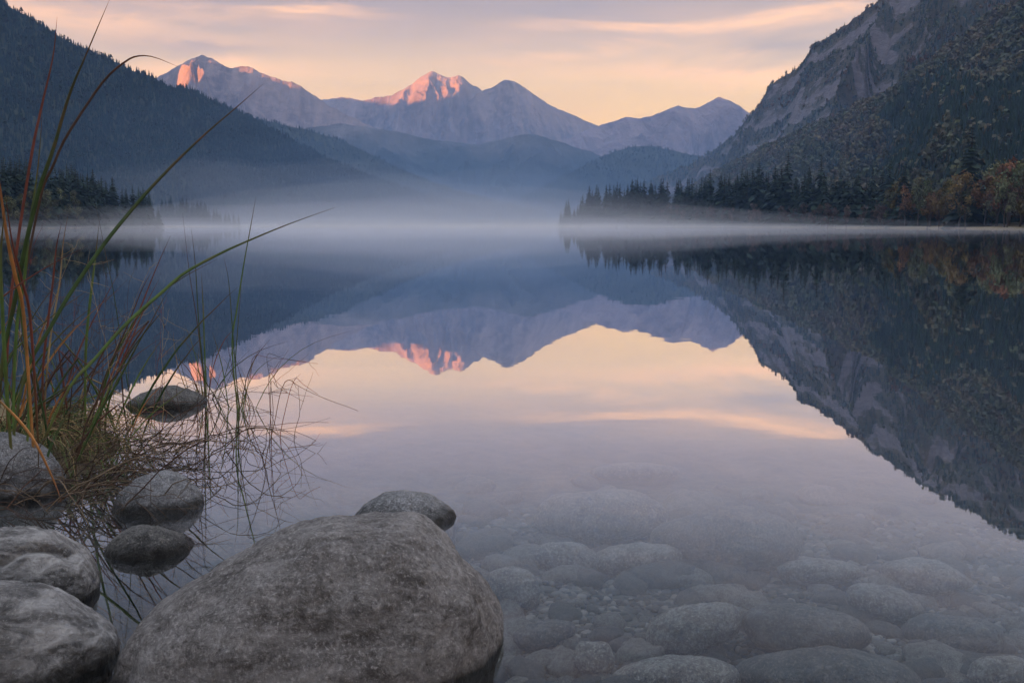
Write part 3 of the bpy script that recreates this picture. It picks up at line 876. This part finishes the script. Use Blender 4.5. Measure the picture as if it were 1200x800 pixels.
for k in range(14):
    px = rng.uniform(-40, 120)
    Ys, top = ls(px)
    Yt = Ys + rng.uniform(3, 9)
    tree('autumn_tree', BROADS['olive'][rng.integers(0, 4)], at_y(px, 262, Yt)[0], Yt, rng.uniform(26, 46) / F * Yt, 'low olive leafy tree at the water edge of the wooded point', 'leafy trees on the wooded point', rng.uniform(.9, 1.2))
for k in range(44):
    px = rng.uniform(190, 287)
    Yt = 965 + rng.uniform(0, 60) + (287 - px) * .6
    top = np.interp(px, [185, 215, 250, 287], [229, 231, 235, 243])
    tree('spruce_tree', CONS[rng.integers(0, 8)], at_y(px, 262, Yt)[0], Yt, (264 - top - rng.uniform(-2, 6)) / F * Yt, 'faint spruce in the mist on the farther low headland', 'misty spruces on the farther headland', rng.uniform(1.0, 1.4))

# ------------------------------------------------------------------ stones
def stone_mesh(name, outline, z_contact, cpx, depth, mat_, seed, amp=1.0, res=(150, 90), yfix=None, groove=None):
    """outline traced in the picture, put at its own distance as a solid body with real depth; returns mesh and centre"""
    pc = at_z(*cpx, z_contact)
    Yc = pc[1] if yfix is None else yfix
    O = np.array(outline, float)
    cpix = O.mean(0)
    c = at_y(cpix[0], cpix[1], Yc)
    d = ray(*cpix); d = d / np.linalg.norm(d)
    right = np.array([1.0, 0, 0]); right -= d * (right @ d); right /= np.linalg.norm(right)
    upv = np.cross(right, d)
    dist = (c - [0, 0, CAMH]) @ d
    pts = []
    for q in spline(np.vstack([O, O[:1]]), 220)[:-1]:
        r_ = ray(*q); p = np.array([0, 0, CAMH]) + r_ * (dist / (r_ @ d)) - c
        pts.append((p @ right, p @ upv))
    pts = np.array(pts)
    ang_ = np.arctan2(pts[:, 1], pts[:, 0]); rad_ = np.hypot(pts[:, 0], pts[:, 1])
    o_ = np.argsort(ang_)
    nth, nph = res
    th = np.linspace(-math.pi, math.pi, nth, endpoint=False)
    rr_ = np.interp(th, ang_[o_], rad_[o_], period=2 * math.pi)
    for _ in range(2):
        rr_ = (np.roll(rr_, 1) + 2 * rr_ + np.roll(rr_, -1)) / 4
    ph = np.linspace(0, math.pi, nph)
    TH, PH = np.meshgrid(th, ph, indexing='ij')
    sp = np.sin(PH) ** .82
    cp = np.sign(np.cos(PH)) * np.abs(np.cos(PH)) ** .9
    RRm = rr_[:, None] * sp
    V = right * (np.cos(TH) * RRm)[..., None] + upv * (np.sin(TH) * RRm)[..., None] + d * (depth * cp)[..., None]
    S = float(rr_.mean())
    q = V / S
    nrm = V / (np.array([S, depth, S]).mean())
    L = np.linalg.norm(nrm, axis=-1, keepdims=True) + 1e-6
    nrm = nrm / L
    disp = .055 * fbm3(q * 1.3 + seed, 3) + .030 * fbm3(q * 3.6 + seed * 2, 5, .6) + .035 *  np.abs(perlin3(q * 2.2 + seed * 3))
    V = V + nrm * (disp * S * amp)[..., None]
    if groove is not None:
        gp = []
        for q_ in spline(groove, 40):
            r_ = ray(*q_); p_ = np.array([0, 0, CAMH]) + r_ * (dist / (r_ @ d)) - c
            gp.append((p_ @ right, p_ @ upv))
        gp = np.array(gp)
        a_, b_ = V @ right, V @ upv
        dd_ = np.min(np.hypot(a_[..., None] - gp[:, 0], b_[..., None] - gp[:, 1]), -1)
        front = (V @ d) < 0
        V = V - nrm * (np.exp(-(dd_ / .010) ** 2) * .022 * front)[..., None]
    V[:, 0] = V[:, 0].mean(0); V[:, -1] = V[:, -1].mean(0)
    i = np.arange(nth)[:, None]; k = (i + 1) % nth; j = np.arange(nph - 1)[None, :]
    Q = np.stack([i * nph + j, i * nph + j + 1, k * nph + j + 1, k * nph + j], -1).reshape(-1, 4)
    return mesh(name, V.reshape(-1, 3), Q, mats=[mat_]), c

def stone(name, label, outline, cpx, depth, mat_, seed, z=0.0, cat='rock', group=None, **kw):
    me, c = stone_mesh(name, outline, z, cpx, depth, mat_, seed, **kw)
    return obj(name, me, loc=c, label=label, cat=cat, group=group)

S_BIG = mat_stone('boulder_speckled', lo=(.085, .076, .070), mid=(.235, .222, .21), hi=(.42, .40, .38), streak=.30, scale=1.3, seed=1.0, speck=1.0)
S_GREY = mat_stone('rock_pale', lo=(.085, .088, .09), mid=(.25, .255, .26), hi=(.52, .52, .52), scale=1.9, wetz=.022, seed=4.0)
S_DARK = mat_stone('rock_dark', lo=(.05, .05, .048), mid=(.12, .118, .11), hi=(.30, .285, .26), scale=1.9, wetz=.02, seed=7.0)
S_STREAK = mat_stone('rock_streaked', lo=(.08, .078, .075), mid=(.24, .23, .22), hi=(.46, .45, .43), scale=1.0, streak=.75, seed=11.0, speck=.6)
S_UNDER = mat_stone('rock_under_water', lo=(.07, .07, .064), mid=(.205, .20, .18), hi=(.40, .39, .35), scale=1.2, seed=15.0, wetz=-9)
S_UNDER2 = mat_stone('rock_under_water_dark', lo=(.045, .048, .045), mid=(.10, .105, .10), hi=(.20, .20, .19), scale=1.2, seed=18.0, wetz=-9)

stone('boulder', 'huge speckled grey brown boulder filling the lower middle, rising from the shallows', [(138, 800), (150, 764), (180, 724), (215, 692), (252, 668), (290, 649), (335, 627), (380, 610), (412, 603), (440, 601), (468, 603), (493, 612), (516, 628), (538, 651), (558, 677), (573, 699), (582, 722), (582, 748), (572, 785), (548, 835), (500, 885), (400, 925), (280, 925), (190, 895), (145, 850)],
      (582, 742), .34, S_BIG, 3.1, cat='boulder', res=(260, 150))
stone('rock', 'small pale rock showing behind the top of the huge boulder', [(417, 602), (431, 589), (450, 579), (472, 574), (492, 576), (510, 584), (524, 595), (534, 608), (530, 660), (490, 690), (440, 680), (412, 630)], (531, 605), .13, S_GREY, 5.2)
stone('rock', 'rounded pale grey rock with a dark wet foot beside the twig tangle', [(129, 598), (140, 579), (158, 564), (180, 554), (200, 554), (220, 563), (234, 576), (239, 590), (243, 612), (236, 665), (180, 690), (128, 660)], (238, 592), .11, S_GREY, 8.3)
stone('rock', 'low dark wet rock between the rounded pale rock and the huge boulder', [(123, 646), (135, 631), (152, 621), (172, 617), (195, 619), (215, 626), (228, 638), (236, 662), (228, 705), (175, 725), (125, 700)], (228, 642), .10, S_DARK, 12.7)
stone('rock', 'flat dark rock like a turtle back lying out in the reflected sky', [(148, 474), (160, 464), (180, 456), (200, 453), (222, 457), (236, 463), (244, 470), (250, 484), (232, 510), (180, 516), (150, 506)], (245, 471), .20, S_DARK, 16.1)
stone('rock', 'grey rock half hidden under the grass tussock', [(-40, 522), (0, 508), (25, 509), (45, 519), (62, 534), (73, 551), (75, 573), (60, 602), (20, 628), (-30, 625)], (75, 572), .16, S_GREY, 19.4)
stone('rock', 'pale rock with a dark curved crack at the left water edge', [(-70, 628), (-20, 619), (30, 618), (60, 622), (85, 634), (104, 652), (116, 673), (117, 692), (103, 718), (60, 745), (0, 750), (-70, 725)], (117, 690), .17, S_STREAK, 22.6, res=(280, 170), groove=[(-20, 664), (0, 662), (12, 656), (26, 648), (42, 644), (64, 645), (82, 652)])
stone('rock', 'big streaked rock in the lower left corner, lowest of the left rocks', [(-90, 692), (-20, 683), (30, 683), (65, 689), (95, 704), (120, 723), (136, 743), (139, 767), (122, 805), (80, 850), (0, 870), (-90, 840)], (139, 762), .17, S_STREAK, 27.9, res=(200, 120))

GU = 'boulders lying under water on the lake bed'
def blob(cx, cy, w_, h_, rot=0., k=11, j=.10, seed=0):
    r = np.random.default_rng(seed); o = []
    for a in np.linspace(0, 2 * math.pi, k, endpoint=False):
        q = 1 + r.uniform(-j, j)
        x, y = math.cos(a) * w_ / 2 * q, math.sin(a) * h_ / 2 * q
        o.append((cx + x * math.cos(rot) - y * math.sin(rot), cy + x * math.sin(rot) + y * math.cos(rot)))
    return o
UW = [(810, 737, 118, 58, -.25, S_UNDER, 'pale speckled boulder just under the surface, clearest of the sunken stones'), (943, 740, 150, 62, .12, S_UNDER2, 'dark rounded sunken boulder beside the pale speckled one'),
      (795, 795, 150, 55, .05, S_UNDER, 'sunken grey boulder cut by the lower frame edge below the pale speckled one'), (980, 800, 230, 75, .08, S_UNDER2, 'wide dark sunken slab at the lower frame edge'),
      (855, 635, 180, 78, .05, S_UNDER2, 'large dim dark stone lying deep beyond the sunken boulders'), (705, 605, 150, 66, -.05, S_UNDER, 'large dim pale slab lying deep beside the large dark stone'),
      (1085, 676, 110, 42, .15, S_UNDER, 'dim sunken stone under the pink reflected cloud edge'), (1035, 706, 96, 42, .2, S_UNDER, 'dim pale sunken stone right of the dark rounded boulder'),
      (600, 690, 70, 52, .4, S_UNDER, 'sunken pale stone close by the right flank of the huge boulder'), (694, 772, 52, 44, .2, S_UNDER, 'small round sunken stone left of the pale speckled boulder'),
      (640, 745, 74, 38, -.2, S_UNDER2, 'dark flat sunken stone between the huge boulder and the small round one'), (1120, 745, 120, 50, .1, S_UNDER2, 'dark sunken stone near the lower right corner'),
      (745, 655, 110, 36, -.1, S_UNDER, 'long pale sunken stone before the dim pale slab'), (660, 655, 86, 40, .1, S_UNDER, 'sunken stone before the long pale one'), (960, 670, 100, 34, 0, S_UNDER, 'flat dim sunken stone behind the dark rounded boulder'),
      (745, 552, 110, 22, 0, S_UNDER, 'very dim pale sunken slab farthest out in the shallows'), (1170, 790, 80, 44, 0, S_UNDER, 'sunken grey stone in the lower right corner')]
for k, (cx, cy, w_, h_, rot, mt, lab) in enumerate(UW):
    py = cy + h_ * .25
    dz = -.28
    for _ in range(6):
        pg = at_z(cx, py, dz); dz = float(ground_z(np.array([pg[0]]), np.array([pg[1]]))[0])
    me, c = stone_mesh('sunken_boulder', blob(cx, cy, w_, h_, rot, seed=50 + k), dz + .02, (cx, py), w_ / F * pg[1] * .32, mt, 40 + 3.3 * k, res=(110, 64), amp=1.2)
    top_ = max(v.co.z for v in me.vertices) + c[2]
    if top_ > -.03:
        c = c - np.array([0, 0, top_ + .03])
    obj('sunken_boulder', me, loc=c, label=lab, cat='boulder', group=GU)

# cobbles, then the gravel between them
def pebble_mesh(seed, sub=3):
    r = np.random.default_rng(seed)
    nth, nph = 18, 11
    th = np.linspace(0, 2 * math.pi, nth, endpoint=False); ph = np.linspace(0, math.pi, nph)
    TH, PH = np.meshgrid(th, ph, indexing='ij')
    V = np.stack([np.cos(TH) * np.sin(PH) ** .8, np.sin(TH) * np.sin(PH) ** .8, np.cos(PH)], -1)
    V = V * (1 + .28 * fbm3(V * 1.1 + seed * 3.3, 3))[..., None] * np.array([1.0, r.uniform(.55, .85), r.uniform(.35, .55)])
    i = np.arange(nth)[:, None]; k = (i + 1) % nth; j = np.arange(nph - 1)[None, :]
    Q = np.stack([i * nph + j, i * nph + j + 1, k * nph + j + 1, k * nph + j], -1).reshape(-1, 4)
    return V.reshape(-1, 3), Q
PEB = [pebble_mesh(k) for k in range(10)]
PM = [[mesh('cobble', V, Q, mats=[mt]) for V, Q in PEB] for mt in (S_UNDER, S_UNDER2)]
placed = 0
while placed < 290:
    px, py = rng.uniform(520, 1230), 560 + 260 * rng.uniform() ** .75
    p = at_z(px, py, -.30)
    zg = float(ground_z(p[:1], p[1:2])[0])
    if zg > -.1:
        continue
    s_ = rng.uniform(.020, .075) * (1 if rng.uniform() < .8 else 1.5) * (p[1] / 2.4) ** .7
    o = obj('cobble', PM[0 if rng.uniform() < .45 else 1][rng.integers(0, 10)], loc=(p[0], p[1], zg + s_ * .12), label='cobble lying among many on the stony lake bed under clear water', cat='cobble', group='cobbles on the lake bed')
    o.scale = (s_, s_, s_); o.rotation_euler = (rng.uniform(-.25, .25), rng.uniform(-.25, .25), rng.uniform(0, 6.28))
    placed += 1
cnt = 9000
px = rng.uniform(480, 1260, cnt); py = 590 + 240 * rng.uniform(size=cnt) ** .8
d3 = np.stack([ray(a, b) for a, b in zip(px, py)])
P = np.array([0, 0, CAMH]) + d3 * ((-.3 - CAMH) / d3[:, 2])[:, None]
P[:, 2] = ground_z(P[:, 0], P[:, 1])
keep = P[:, 2] < -.08
P = P[keep]; cnt = len(P)
sz = rng.uniform(.006, .02, cnt) * (P[:, 1] / 2.4) ** .9
VV = []; QQ = []; off = 0
var = rng.integers(0, 10, cnt); rot = rng.uniform(0, 6.28, cnt)
for q in range(10):
    m_ = var == q; V0, Q0 = PEB[q]
    V0 = V0.reshape(18, 11, 3)[::2, ::2].reshape(-1, 3)
    i = np.arange(9)[:, None]; k = (i + 1) % 9; j = np.arange(5)[None, :]
    Q0 = np.stack([i * 6 + j, i * 6 + j + 1, k * 6 + j + 1, k * 6 + j], -1).reshape(-1, 4)
    cs, sn = np.cos(rot[m_])[:, None], np.sin(rot[m_])[:, None]; s_ = sz[m_][:, None]
    x = (V0[None, :, 0] * cs - V0[None, :, 1] * sn) * s_; y = (V0[None, :, 0] * sn + V0[None, :, 1] * cs) * s_
    W_ = np.stack([x, y, V0[None, :, 2] * s_], -1) + P[m_][:, None]
    VV.append(W_.reshape(-1, 3)); QQ.append((Q0[None] + (np.arange(m_.sum()) * len(V0))[:, None, None]).reshape(-1, 4) + off); off += int(m_.sum()) * len(V0)
m, n, out = material('lake_gravel')
g = n('ShaderNodeNewGeometry')
c = n.ramp(g.outputs['Random Per Island'], [(0, (.025, .027, .026)), (.6, (.075, .075, .07)), (1, (.16, .157, .145))])
principled(n, out, c, .8, spec=.2)
obj('gravel', mesh('gravel', np.concatenate(VV), np.concatenate(QQ), mats=[m]), kind='stuff', label='small gravel covering the lake bed between the stones')

# ------------------------------------------------------------------ grasses and stems
GREEN = (.085, .15, .035); DGREEN = (.045, .085, .026); RED = (.17, .05, .035); STRAW = (.34, .25, .12); ORANGE = (.40, .17, .05); BROWN = (.075, .042, .028)
m, n, out = material('grass_blade')
uvn = n('ShaderNodeUVMap').outputs[0]
at = n('ShaderNodeAttribute', attribute_name='tint').outputs[0]
t = n('ShaderNodeSeparateXYZ', {0: uvn}).outputs[1]
g = n('ShaderNodeNewGeometry'); pos = g.outputs['Position']
f = n.noise(n.scalev(pos, (14,) * 3), 1, 4)
tt_ = n.math('ADD', t, n.math('MULTIPLY', n.math('SUBTRACT', f, .5), .8))
c = n.mix(n.mapr(tt_, .55, 1.0, 0, .85), at, (.11, .04, .028))
c = n.mix(n.mapr(tt_, .25, -.1, 0, .7), c, (.20, .15, .06))
c = n.mix(1.0, c, n.ramp(f, [(.3, .65), (.7, 1.3)]), 'MULTIPLY')
p = principled(n, out, c, .55, spec=.35)
M_BLADE = m
M_STEM = mat_tint('dry_stem', mul=1.15, var=.4, scale=20, rough=.7, spec=.25)

def px_path(pts, y0, y1, n_=22):
    q = spline(pts, n_)
    ys = np.linspace(y0, y1, n_)
    return np.array([at_y(a, b, yy) for (a, b), yy in zip(q, ys)])

def thing(name, loc, label, cat, group=None):
    e = bpy.data.objects.new(name, None); COL.objects.link(e); e.location = loc; e.empty_display_size = .05
    tag(e, label, cat, group)
    return e

def part(name, acc, parent, mat_, **kw):
    """mesh built in world space, stored relative to its thing"""
    L = np.array(parent.location)
    acc.V = [v - L for v in acc.V]
    return obj(name, acc.build(name, [mat_]), parent, **kw)

def blade_rad(n_, w_):
    t = np.linspace(0, 1, n_)
    return w_ * (.55 + .45 * np.sin(np.clip(t * 2.2, 0, 1.57))) * (1 - t ** 2.2) + .0003

tus = thing('grass_tussock', (-1.75, 3.25, .02), 'tall sedge tussock of green and reddish blades at the left water edge', 'grass')
BL = [([(-6, 540), (2, 430), (10, 385), (20, 340), (28, 296), (45, 225), (62, 176), (81, 112), (101, 64), (130, -4)], 3.2, 3.0, .0075, DGREEN),
      ([(10, 540), (8, 430), (16, 320), (36, 187), (49, 124), (62, 67), (67, 20)], 3.25, 3.3, .0050, RED),
      ([(20, 540), (15, 430), (30, 320), (49, 225), (62, 195), (75, 165), (101, 124), (124, 92), (146, 73), (161, 66), (180, 67), (208, 78)], 3.3, 3.2, .0042, BROWN),
      ([(8, 560), (25, 455), (37, 420), (57, 387), (77, 352), (100, 317), (125, 282), (150, 251), (176, 221), (210, 186), (244, 154), (277, 126), (309, 98)], 3.1, 3.3, .0062, DGREEN),
      ([(40, 540), (80, 456), (108, 424), (136, 392), (160, 368), (188, 344), (216, 320), (256, 298), (296, 280), (340, 262), (393, 243)], 3.2, 3.5, .0052, GREEN),
      ([(100, 520), (100, 436), (102, 388), (108, 332), (112, 300), (116, 262)], 3.6, 3.7, .0050, GREEN),
      ([(40, 540), (28, 372), (18, 324), (8, 276), (0, 220), (-6, 180)], 3.1, 3.0, .0065, ORANGE),
      ([(46, 540), (36, 380), (26, 330), (14, 282), (6, 226)], 3.15, 3.05, .0050, RED),
      ([(14, 540), (8, 460), (3, 370), (1, 300), (6, 240)], 3.05, 3.0, .0065, GREEN),
      ([(18, 540), (16, 470), (20, 380), (28, 330), (34, 270), (44, 200), (50, 130)], 3.1, 3.2, .0055, GREEN),
      ([(30, 540), (34, 480), (30, 410), (22, 350), (20, 300)], 3.1, 3.2, .0050, GREEN),
      ([(105, 520), (118, 470), (135, 430), (152, 392), (168, 352), (184, 312), (200, 276)], 3.6, 3.8, .0034, RED),
      ([(105, 520), (124, 465), (140, 430), (158, 388), (172, 355), (187, 326)], 3.6, 3.8, .0030, RED),
      ([(100, 520), (115, 465), (130, 425), (148, 385), (166, 340), (178, 318)], 3.6, 3.7, .0030, BROWN),
      ([(60, 540), (50, 450), (56, 380), (62, 330), (66, 290), (72, 262)], 3.3, 3.3, .0040, RED),
      ([(50, 540), (54, 450), (60, 390), (70, 330), (74, 285), (80, 250)], 3.3, 3.4, .0030, STRAW),
      ([(0, 470), (20, 490), (36, 510), (50, 535), (66, 570), (72, 590)], 3.0, 2.85, .0052, ORANGE)]
for pts, y0, y1, wd, tint in BL:
    a = Acc(); P = px_path(pts, y0, y1, 30)
    a.tube(P, blade_rad(30, wd * 1.45), 6, flat=.32, side=(.2, 1, .1), tint=np.array(tint))
    part('blade', a, tus, M_BLADE)
palette = [GREEN, GREEN, DGREEN, DGREEN, RED, STRAW, BROWN, ORANGE]
for k in range(80):
    bx, by = rng.uniform(-2.15, -1.50) if k % 2 else rng.uniform(-2.05, -1.75), rng.uniform(3.05, 4.0)
    L_ = rng.uniform(.35, .95) * (1.1 if rng.uniform() < .3 else .8)
    lean = rng.normal(.10, .22); leany = rng.normal(0, .15); bend = rng.uniform(.0, .45)
    t_ = np.linspace(0, 1, 18)[:, None]
    P = np.array([bx, by, .0]) + t_ * L_ * np.array([lean, leany, 1]) + t_ ** 2.5 * L_ * np.array([bend * np.sign(lean), bend * .3, -.35 * bend])
    if k % 4 == 0:          # snapped blade: the upper part hangs from a kink
        i_ = rng.integers(9, 14)
        hang = np.array([rng.normal(.5, .4), rng.normal(0, .3), -rng.uniform(.1, .9)])
        P[i_:] = P[i_] + np.arange(18 - i_)[:, None] * L_ / 17 * hang / np.linalg.norm(hang)
    P = P + np.cumsum(rng.normal(0, .0012, P.shape), 0)
    a = Acc(); a.tube(P, blade_rad(18, rng.uniform(.0024, .0068)), 5, flat=.35, side=(.2, 1, .1), tint=np.array(palette[rng.integers(0, 8)]) * rng.uniform(.7, 1.3))
    part('blade', a, tus, M_BLADE)
# the matted skirt of fine old leaves round the foot of the tussock
a = Acc()
for k in range(950):
    bx, by = rng.normal(-1.86, .19), rng.normal(3.60, .20)
    if bx > -1.45 or by < 3.3:
        continue
    L_ = rng.uniform(.10, .42)
    th = rng.normal(0, .9); out_ = rng.uniform(.3, 1.1)
    t_ = np.linspace(0, 1, 9)[:, None]
    dv = np.array([math.cos(th), math.sin(th) - .3, 0]) * out_
    P = np.array([bx, by, max(.02, .14 - .25 * abs(bx + 1.85))]) + t_ * L_ * (dv + [0, 0, .75]) + t_ ** 2 * L_ * np.array([0, 0, -1.15]) + np.cumsum(rng.normal(0, .004, (9, 3)), 0)
    P[:, 2] = np.maximum(P[:, 2], .004)
    a.tube(P, np.linspace(rng.uniform(.0009, .0019), .0004, 9), 4, tint=np.array([STRAW, (.14, .10, .05), GREEN, (.20, .13, .06), BROWN, (.11, .12, .05), DGREEN][rng.integers(0, 7)]) * rng.uniform(.6, 1.3))
part('matted_leaves', a, tus, M_STEM, kind='stuff')
# feathery seed stalks
for k in range(16):
    bx, by = rng.uniform(-1.95, -1.45), rng.uniform(3.3, 4.0)
    a = Acc(); L_ = rng.uniform(.45, .78); lean = rng.normal(.12, .16)
    t_ = np.linspace(0, 1, 14)[:, None]
    P = np.array([bx, by, .05]) + t_ * L_ * np.array([lean, .05, 1]) + np.cumsum(rng.normal(0, .003, (14, 3)), 0)
    tint = np.array([BROWN, RED, STRAW][rng.integers(0, 3)])
    a.tube(P, np.linspace(.0014, .0006, 14), 4, tint=tint)
    for q in range(9):
        i_ = rng.integers(7, 14); dv = rng.normal(size=3) * [1, .5, .6] + [0, 0, .6]
        tw = P[i_] + np.linspace(0, 1, 6)[:, None] * dv * rng.uniform(.03, .09) + np.cumsum(rng.normal(0, .003, (6, 3)), 0)
        a.tube(tw, np.linspace(.0008, .0004, 6), 3, tint=tint)
    part('seed_stalk', a, tus, M_STEM)

# reed clumps standing in the water
def reed(px0, py0, label, blades, nthin, seed):
    r = np.random.default_rng(seed)
    b = at_z(px0, py0, 0.0)
    e = thing('reed_clump', (b[0], b[1], -.3), label, 'reeds', 'reed clumps standing in the shallows')
    for pts, dy, wd, tint in blades:
        a = Acc(); P = px_path(pts, b[1], b[1] + dy, 24)
        P = np.vstack([P[0] + [0, 0, -.25], P])
        a.tube(P, blade_rad(25, wd), 6, flat=.4, side=(.2, 1, .1), tint=np.array(tint)); part('blade', a, e, M_BLADE)
    for k in range(nthin):
        L_ = r.uniform(.12, .55); lean = r.normal(0, .25)
        t_ = np.linspace(0, 1, 12)[:, None]
        o_ = np.array([b[0] + r.normal(0, .035), b[1] + r.normal(0, .05), -.15])
        P = o_ + t_ * (L_ + .15) * np.array([lean, r.normal(0, .1), 1]) + t_ ** 3 * L_ * np.array([r.normal(0, .3), 0, -.3]) + np.cumsum(r.normal(0, .002, (12, 3)), 0)
        a = Acc(); a.tube(P, blade_rad(12, r.uniform(.0012, .0035)), 5, flat=.4, side=(.2, 1, .1), tint=np.array(palette[r.integers(0, 7)])); part('blade', a, e, M_BLADE)
    return e
reed(240, 468, 'tight reed clump rising right behind the flat dark rock', [([(240, 468), (238, 430), (233, 380), (229, 312), (224, 266)], .15, .0045, DGREEN), ([(241, 468), (236, 420), (230, 370), (222, 320), (214, 250)], .1, .003, BROWN), ([(242, 468), (240, 420), (238, 360), (236, 320)], .1, .0055, GREEN),
     ([(239, 468), (232, 430), (224, 400), (216, 380)], .1, .003, GREEN), ([(244, 468), (250, 430), (262, 400), (275, 385)], .1, .003, RED)], 16, 61)
reed(279, 478, 'tall green reed pair standing right of the tight reed clump', [([(278, 478), (272, 404), (278, 360), (286, 308), (294, 264), (300, 230)], .2, .0050, GREEN), ([(280, 478), (275, 420), (272, 380), (268, 330), (262, 300)], .1, .0035, DGREEN), ([(281, 478), (276, 430), (279, 380), (283, 330)], .1, .0032, DGREEN),
     ([(282, 478), (290, 440), (302, 415), (316, 398)], .1, .0026, BROWN)], 14, 62)

# dry twigs leaning out over the water
tw = thing('twig_tangle', (-1.35, 3.35, .0), 'tangle of thin reddish brown dry stems leaning out over the water from the tussock', 'dry stems')
rg2 = np.random.default_rng(77)
def wiggle(P, s_):
    k = np.cumsum(rg2.normal(0, s_, P.shape), 0); k -= np.linspace(0, 1, len(P))[:, None] * k[-1] * .5
    return P + k
rest = Acc()
for k in range(115):
    bx, by = rg2.uniform(-1.75, -1.36) + (.30 if k % 4 == 0 else 0), rg2.uniform(2.80, 3.75)
    L_ = rg2.uniform(.2, .75)
    th = rg2.normal(-.10, .55)
    t_ = np.linspace(0, 1, 12)[:, None]
    dv = np.array([math.cos(th), math.sin(th), 0])
    P = np.array([bx, by, rg2.uniform(.0, .05)]) + t_ * L_ * (dv * rg2.uniform(.5, 1.0) + [0, 0, rg2.uniform(.25, .95)]) + t_ ** 2 * L_ * np.array([0, 0, -rg2.uniform(.35, 1.0)])
    P = wiggle(P, .0045); P[:, 2] = np.maximum(P[:, 2], -.05)
    tint = np.array([BROWN, (.10, .07, .045), (.15, .11, .07), (.05, .036, .03)][rg2.integers(0, 4)]) * rg2.uniform(.6, 1.2)
    a = Acc() if k < 90 else rest
    a.tube(P, np.linspace(rg2.uniform(.0014, .0030), .0008, 12), 4, tint=tint)
    for q in range(rg2.integers(1, 5)):
        i_ = rg2.integers(3, 11); d2 = rg2.normal(size=3) * [1, .8, .6] + dv * .6
        T_ = wiggle(P[i_] + np.linspace(0, 1, 7)[:, None] * d2 * rg2.uniform(.04, .13), .003)
        a.tube(T_, np.linspace(.0011, .0005, 7), 3, tint=tint)
    if k < 90:
        part('stem', a, tw, M_STEM)
part('fine_stems', rest, tw, M_STEM, kind='stuff')

# single broken stems out in the water
GS = 'broken dry stems standing in the water'
spots = [(318, 505, 'lone bent stem with side twigs farthest out from the reeds'), (345, 515, 'short forked twig poking up at the outer end of the broken stems'), (300, 492, 'thin hooked stem beside the tall green reeds')]
for k in range(22):
    spots.append((rg2.uniform(165, 330), rg2.uniform(470, 560), 'thin broken dry stem kinked low over the water by the reeds'))
for px, py, lab in spots:
    b = at_z(px, py, 0.0)
    a = Acc(); L_ = rg2.uniform(.10, .34)
    P = [b + [0, 0, -.2], b]
    d_ = np.array([rg2.normal(0, .25), rg2.normal(0, .2), 1.0])
    q = b + d_ * L_; P += [b + d_ * L_ * .5 + rg2.normal(0, .008, 3), q]
    if rg2.uniform() < .75:
        d2 = np.array([rg2.normal(.4, .7), rg2.normal(0, .4), -rg2.uniform(.0, .9)])
        P += [q + d2 * .05, q + d2 * rg2.uniform(.08, .22)]
    P = spline(P, 26); P = P + np.cumsum(rg2.normal(0, .0014, P.shape), 0) * np.linspace(0, 1, 26)[:, None]
    tint = np.array([BROWN, RED, (.05, .04, .03)][rg2.integers(0, 3)]) * rg2.uniform(.6, 1.1)
    a.tube(P, np.linspace(.0018, .0008, 26), 4, tint=tint)
    for q_ in range(rg2.integers(0, 5)):
        i_ = rg2.integers(9, 25)
        a.tube(wiggle(P[i_] + np.linspace(0, 1, 6)[:, None] * rg2.normal(size=3) * [.08, .05, .06], .002), np.linspace(.001, .0005, 6), 3, tint=tint)
    L = b.copy(); a.V = [v - L for v in a.V]
    obj('dry_stem', a.build('dry_stem', [M_STEM]), loc=b, label=lab, cat='dry stem', group=GS)
